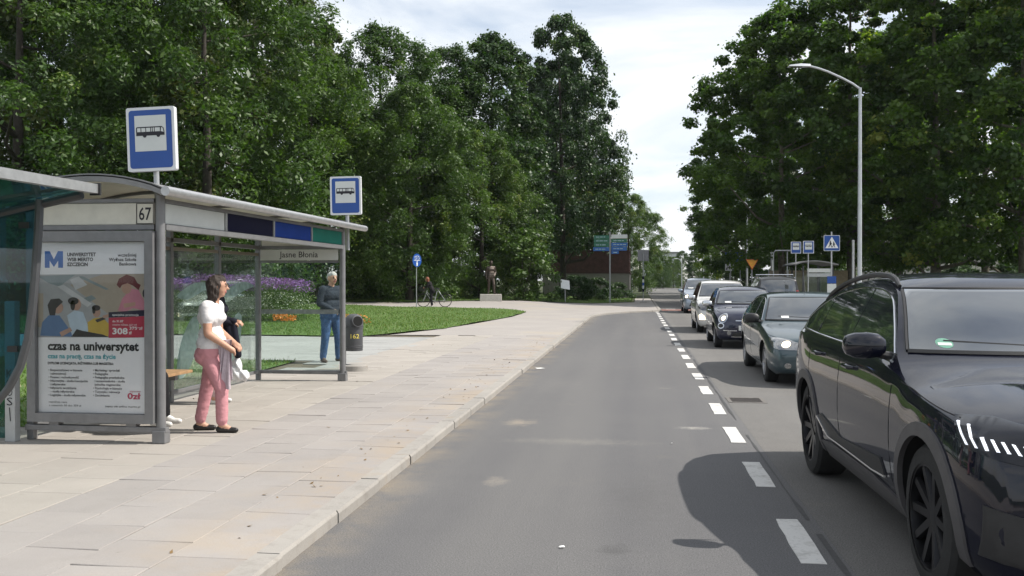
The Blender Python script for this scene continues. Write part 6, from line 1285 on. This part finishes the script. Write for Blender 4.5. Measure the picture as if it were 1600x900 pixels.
# ---- yellow give-way sign, blue lane boards, 40 plate
p = at(1175, 412, 61.); r_ = empty('give_way_sign', (p.x, 61., .1), 0, 'yellow give-way triangle above the dark off-roader', 'sign'); z0 = p.z - .1; post(MB(), z0 + .3, .03).build('pole', m_galv, r_, True)
t_ = MB().prism([(-.4, z0 + .28), (.4, z0 + .28), (0, z0 - .4)], (0, -.05, 0), U, VZ, .015).build('red_border', M('sign_red', (.5, .05, .02), .4), r_); MB().prism([(-.35, z0 + .25), (.35, z0 + .25), (0, z0 - .33)], (0, -.0655, 0), U, VZ, .002).build('yellow_face', M('sign_yellow', (.75, .33, .02), .4), t_)
p = at(1147, 402, 71.); r_ = empty('lane_board', (p.x, 71., .1), 0, 'row of blue lane boards with white arrows and a small white plate', 'sign'); z0 = p.z - .1; MB().tube([(-.25, 0, -.1), (-.25, 0, z0 + .4)], .04, 8).build('pole', m_galv, r_, True); MB().tube([(.45, 0, -.1), (.45, 0, z0 + .4)], .03, 8).build('pole', m_galv, r_, True)
for i in range(3):
    x = -.66 + i * .43; o = MB().box((x + .21, -.06, z0), (.41, .03, .72)).build('lane_panel', m_signblue, r_, bevel=.01); x += .21
    MB().prism([(x - .025, z0 - .25), (x + .025, z0 - .25), (x + .025, z0 + .08), (x + .08, z0 + .08), (x, z0 + .26), (x - .08, z0 + .08), (x - .025, z0 + .08)], (0, -.0765, 0), U, VZ, .002).build('arrow', m_white, o)
o = MB().box((-.35, -.06, z0 - .75), (.62, .03, .5)).build('white_plate', m_whitep, r_); mb = MB(); add_text(mb, '40', .4, (-.35 + .06, -.077, z0 - .9), U, VZ, .34, .01, 'CENTER'); mb.prism([(-.62, z0 - .93), (-.5, z0 - .93), (-.46, z0 - .6)], (0, -.077, 0), U, VZ, .001); mb.build('plate_print', m_ink, o)
# small bike of street clutter across the road: bent tube rail, hoarding, red disc sign, bollard posts
p = at(1175, 425, 66); r_ = empty('site_fence', (8.9, 66., .1), R(-6), 'beige hoarding panels beyond the off-roader', 'fence')
for i in range(4): MB().box((.75 + i * 1.3, 0, 1.15), (1.24, .05, 2.1)).build('panel', M('hoarding_beige_%d' % (i % 2), (.34, .27, .17) if i % 2 else (.28, .24, .18), .7, 0, .2), r_, bevel=.01); MB().box((.1 + i * 1.3, .04, 1.1), (.06, .06, 2.3)).build('post', m_galv, r_)
p = at(1210, 394, 58); r_ = empty('bent_rail', (p.x + .3, 58., .1), 0, 'bent tubular height rail left of the far bus signs', 'rail'); zz = p.z; MB().tube([(-.35, 0, 0), (-.35, 0, zz - .15), (-.25, 0, zz), (.8, 0, zz), (.8, 2.2, zz), (.8, 2.2, 0)], .035, 8).build('tube', m_galv, r_, True)
p = at(1333, 380, 39.); r_ = empty('plain_post', (p.x, 39., .1), 0, 'plain grey post just left of the tall street lamp', 'post'); post(MB(), p.z, .05).build('pole', m_galv, r_, True); MB().lathe([(.055, p.z - .03), (.055, p.z + .02), (.001, p.z + .03)], 10).build('cap', m_galv, r_)
# ---- buildings glimpsed through the trees
def building(loc, rz, w, d, h, floors, cols, wallm, label, flat=True):
    r_ = empty('building', loc, rz, label, 'building'); MB().box2((-w / 2, 0, -.3), (w / 2, d, h)).build('wall', wallm, r_); MB().box2((-w / 2 - .2, -.2, h), (w / 2 + .2, d + .2, h + .35)).build('roof', m_roof, r_)
    for i in range(floors):
        for j in range(cols):
            x = -w / 2 + (j + .5) * w / cols; z = h * (i + .25) / floors; ww, hh = w / cols * .5, h / floors * .5
            o = MB().box2((x - ww / 2, -.04, z), (x + ww / 2, .1, z + hh)).build('window', m_whitep, r_); MB().box2((x - ww / 2 + .08, -.055, z + .08), (x + ww / 2 - .08, -.041, z + hh - .08)).build('pane', m_carglass, o)
    return r_
p = at(1034, 438, 235); building((p.x, 235, -.2), 0, 9.5, 12, 8.6, 3, 5, M('pale_facade', (.55, .56, .58), .8, 0, .08), 'pale block of flats at the far end of the road')
p = at(1520, 438, 122); building((p.x, 122, 0), R(6), 44, 10, 7.5, 2, 12, M('cream_facade', (.5, .47, .42), .8, 0, .1), 'long cream building glimpsed between the plane trunks')
# ---- litter and leaves on the paving
m_litter = M('litter_white', (.7, .7, .68), .6); m_leaf = M('dry_leaf', (.16, .1, .04), .8, 0, .3)
lt = [(843, 576, 'flattened white paper on the bay asphalt', .22), (878, 856, 'small white scrap on the asphalt near the camera', .04), (1050, 694, 'tiny white scrap beside the dashed line', .03), (570, 577, 'small white scrap beside the bin foot', .05)]
for px, py, tx, s in lt:
    q = _C + ray(px, py) * ((.003 - CAM_H) / ray(px, py)[2]) if px > 600 else np.array(gnd(px, py)); mb = MB(); n = 9
    mb.v = [(s * .5 * math.cos(6.28 * i / n) * random.uniform(.7, 1.1), s * .3 * math.sin(6.28 * i / n) * random.uniform(.7, 1.1), random.uniform(.002, .012)) for i in range(n)] + [(0, 0, .014)]; mb.f = [(i, (i + 1) % n, n) for i in range(n)]; mb.m = [0] * n
    o = mb.build('litter', m_litter); o.location = (q[0], q[1], q[2] + .002); tag(o, tx, 'litter', 'scraps of litter on the ground')
r = np.random.default_rng(3); n = 170; q = np.c_[r.uniform(-9, -2.2, n), r.uniform(4, 24, n), np.full(n, .088)]; kx = r.random(n) < .45; q[kx, 0] = r.normal(-2.42, .1, kx.sum()); nn = r.normal(0, .25, (n, 3)) + np.array([0, 0, 1.]); nn /= np.linalg.norm(nn, axis=1)[:, None]
sz_ = r.uniform(.012, .05, n); V = leaf_quads(q, nn, sz_, sz_ * .6, r); o = link('fallen_leaves', points_mesh('fallen_leaves', V.reshape(-1, 3), n, 4, m_leaf)); tag(o, 'scattered dry leaf bits along the paving and kerb', 'leaves', kind='stuff')
# ---- air: a little haze over the far end of the street
hz = MB().box2((-190, -60, -1.5), (190, 330, 45)).build('haze', M('haze_skin', (1, 1, 1))); hz.data.materials.clear(); hm = bpy.data.materials.new('haze_air'); hm.use_nodes = True; t = hm.node_tree; t.nodes.clear()
pv = N(t, 'ShaderNodeVolumePrincipled', i_Density=.0001); pv.inputs['Color'].default_value = (.86, .92, 1, 1); ou = N(t, 'ShaderNodeOutputMaterial'); t.links.new(pv.outputs[0], ou.inputs['Volume']); hz.data.materials.append(hm); tag(hz, 'thin pale summer haze filling the street', 'haze', kind='stuff')
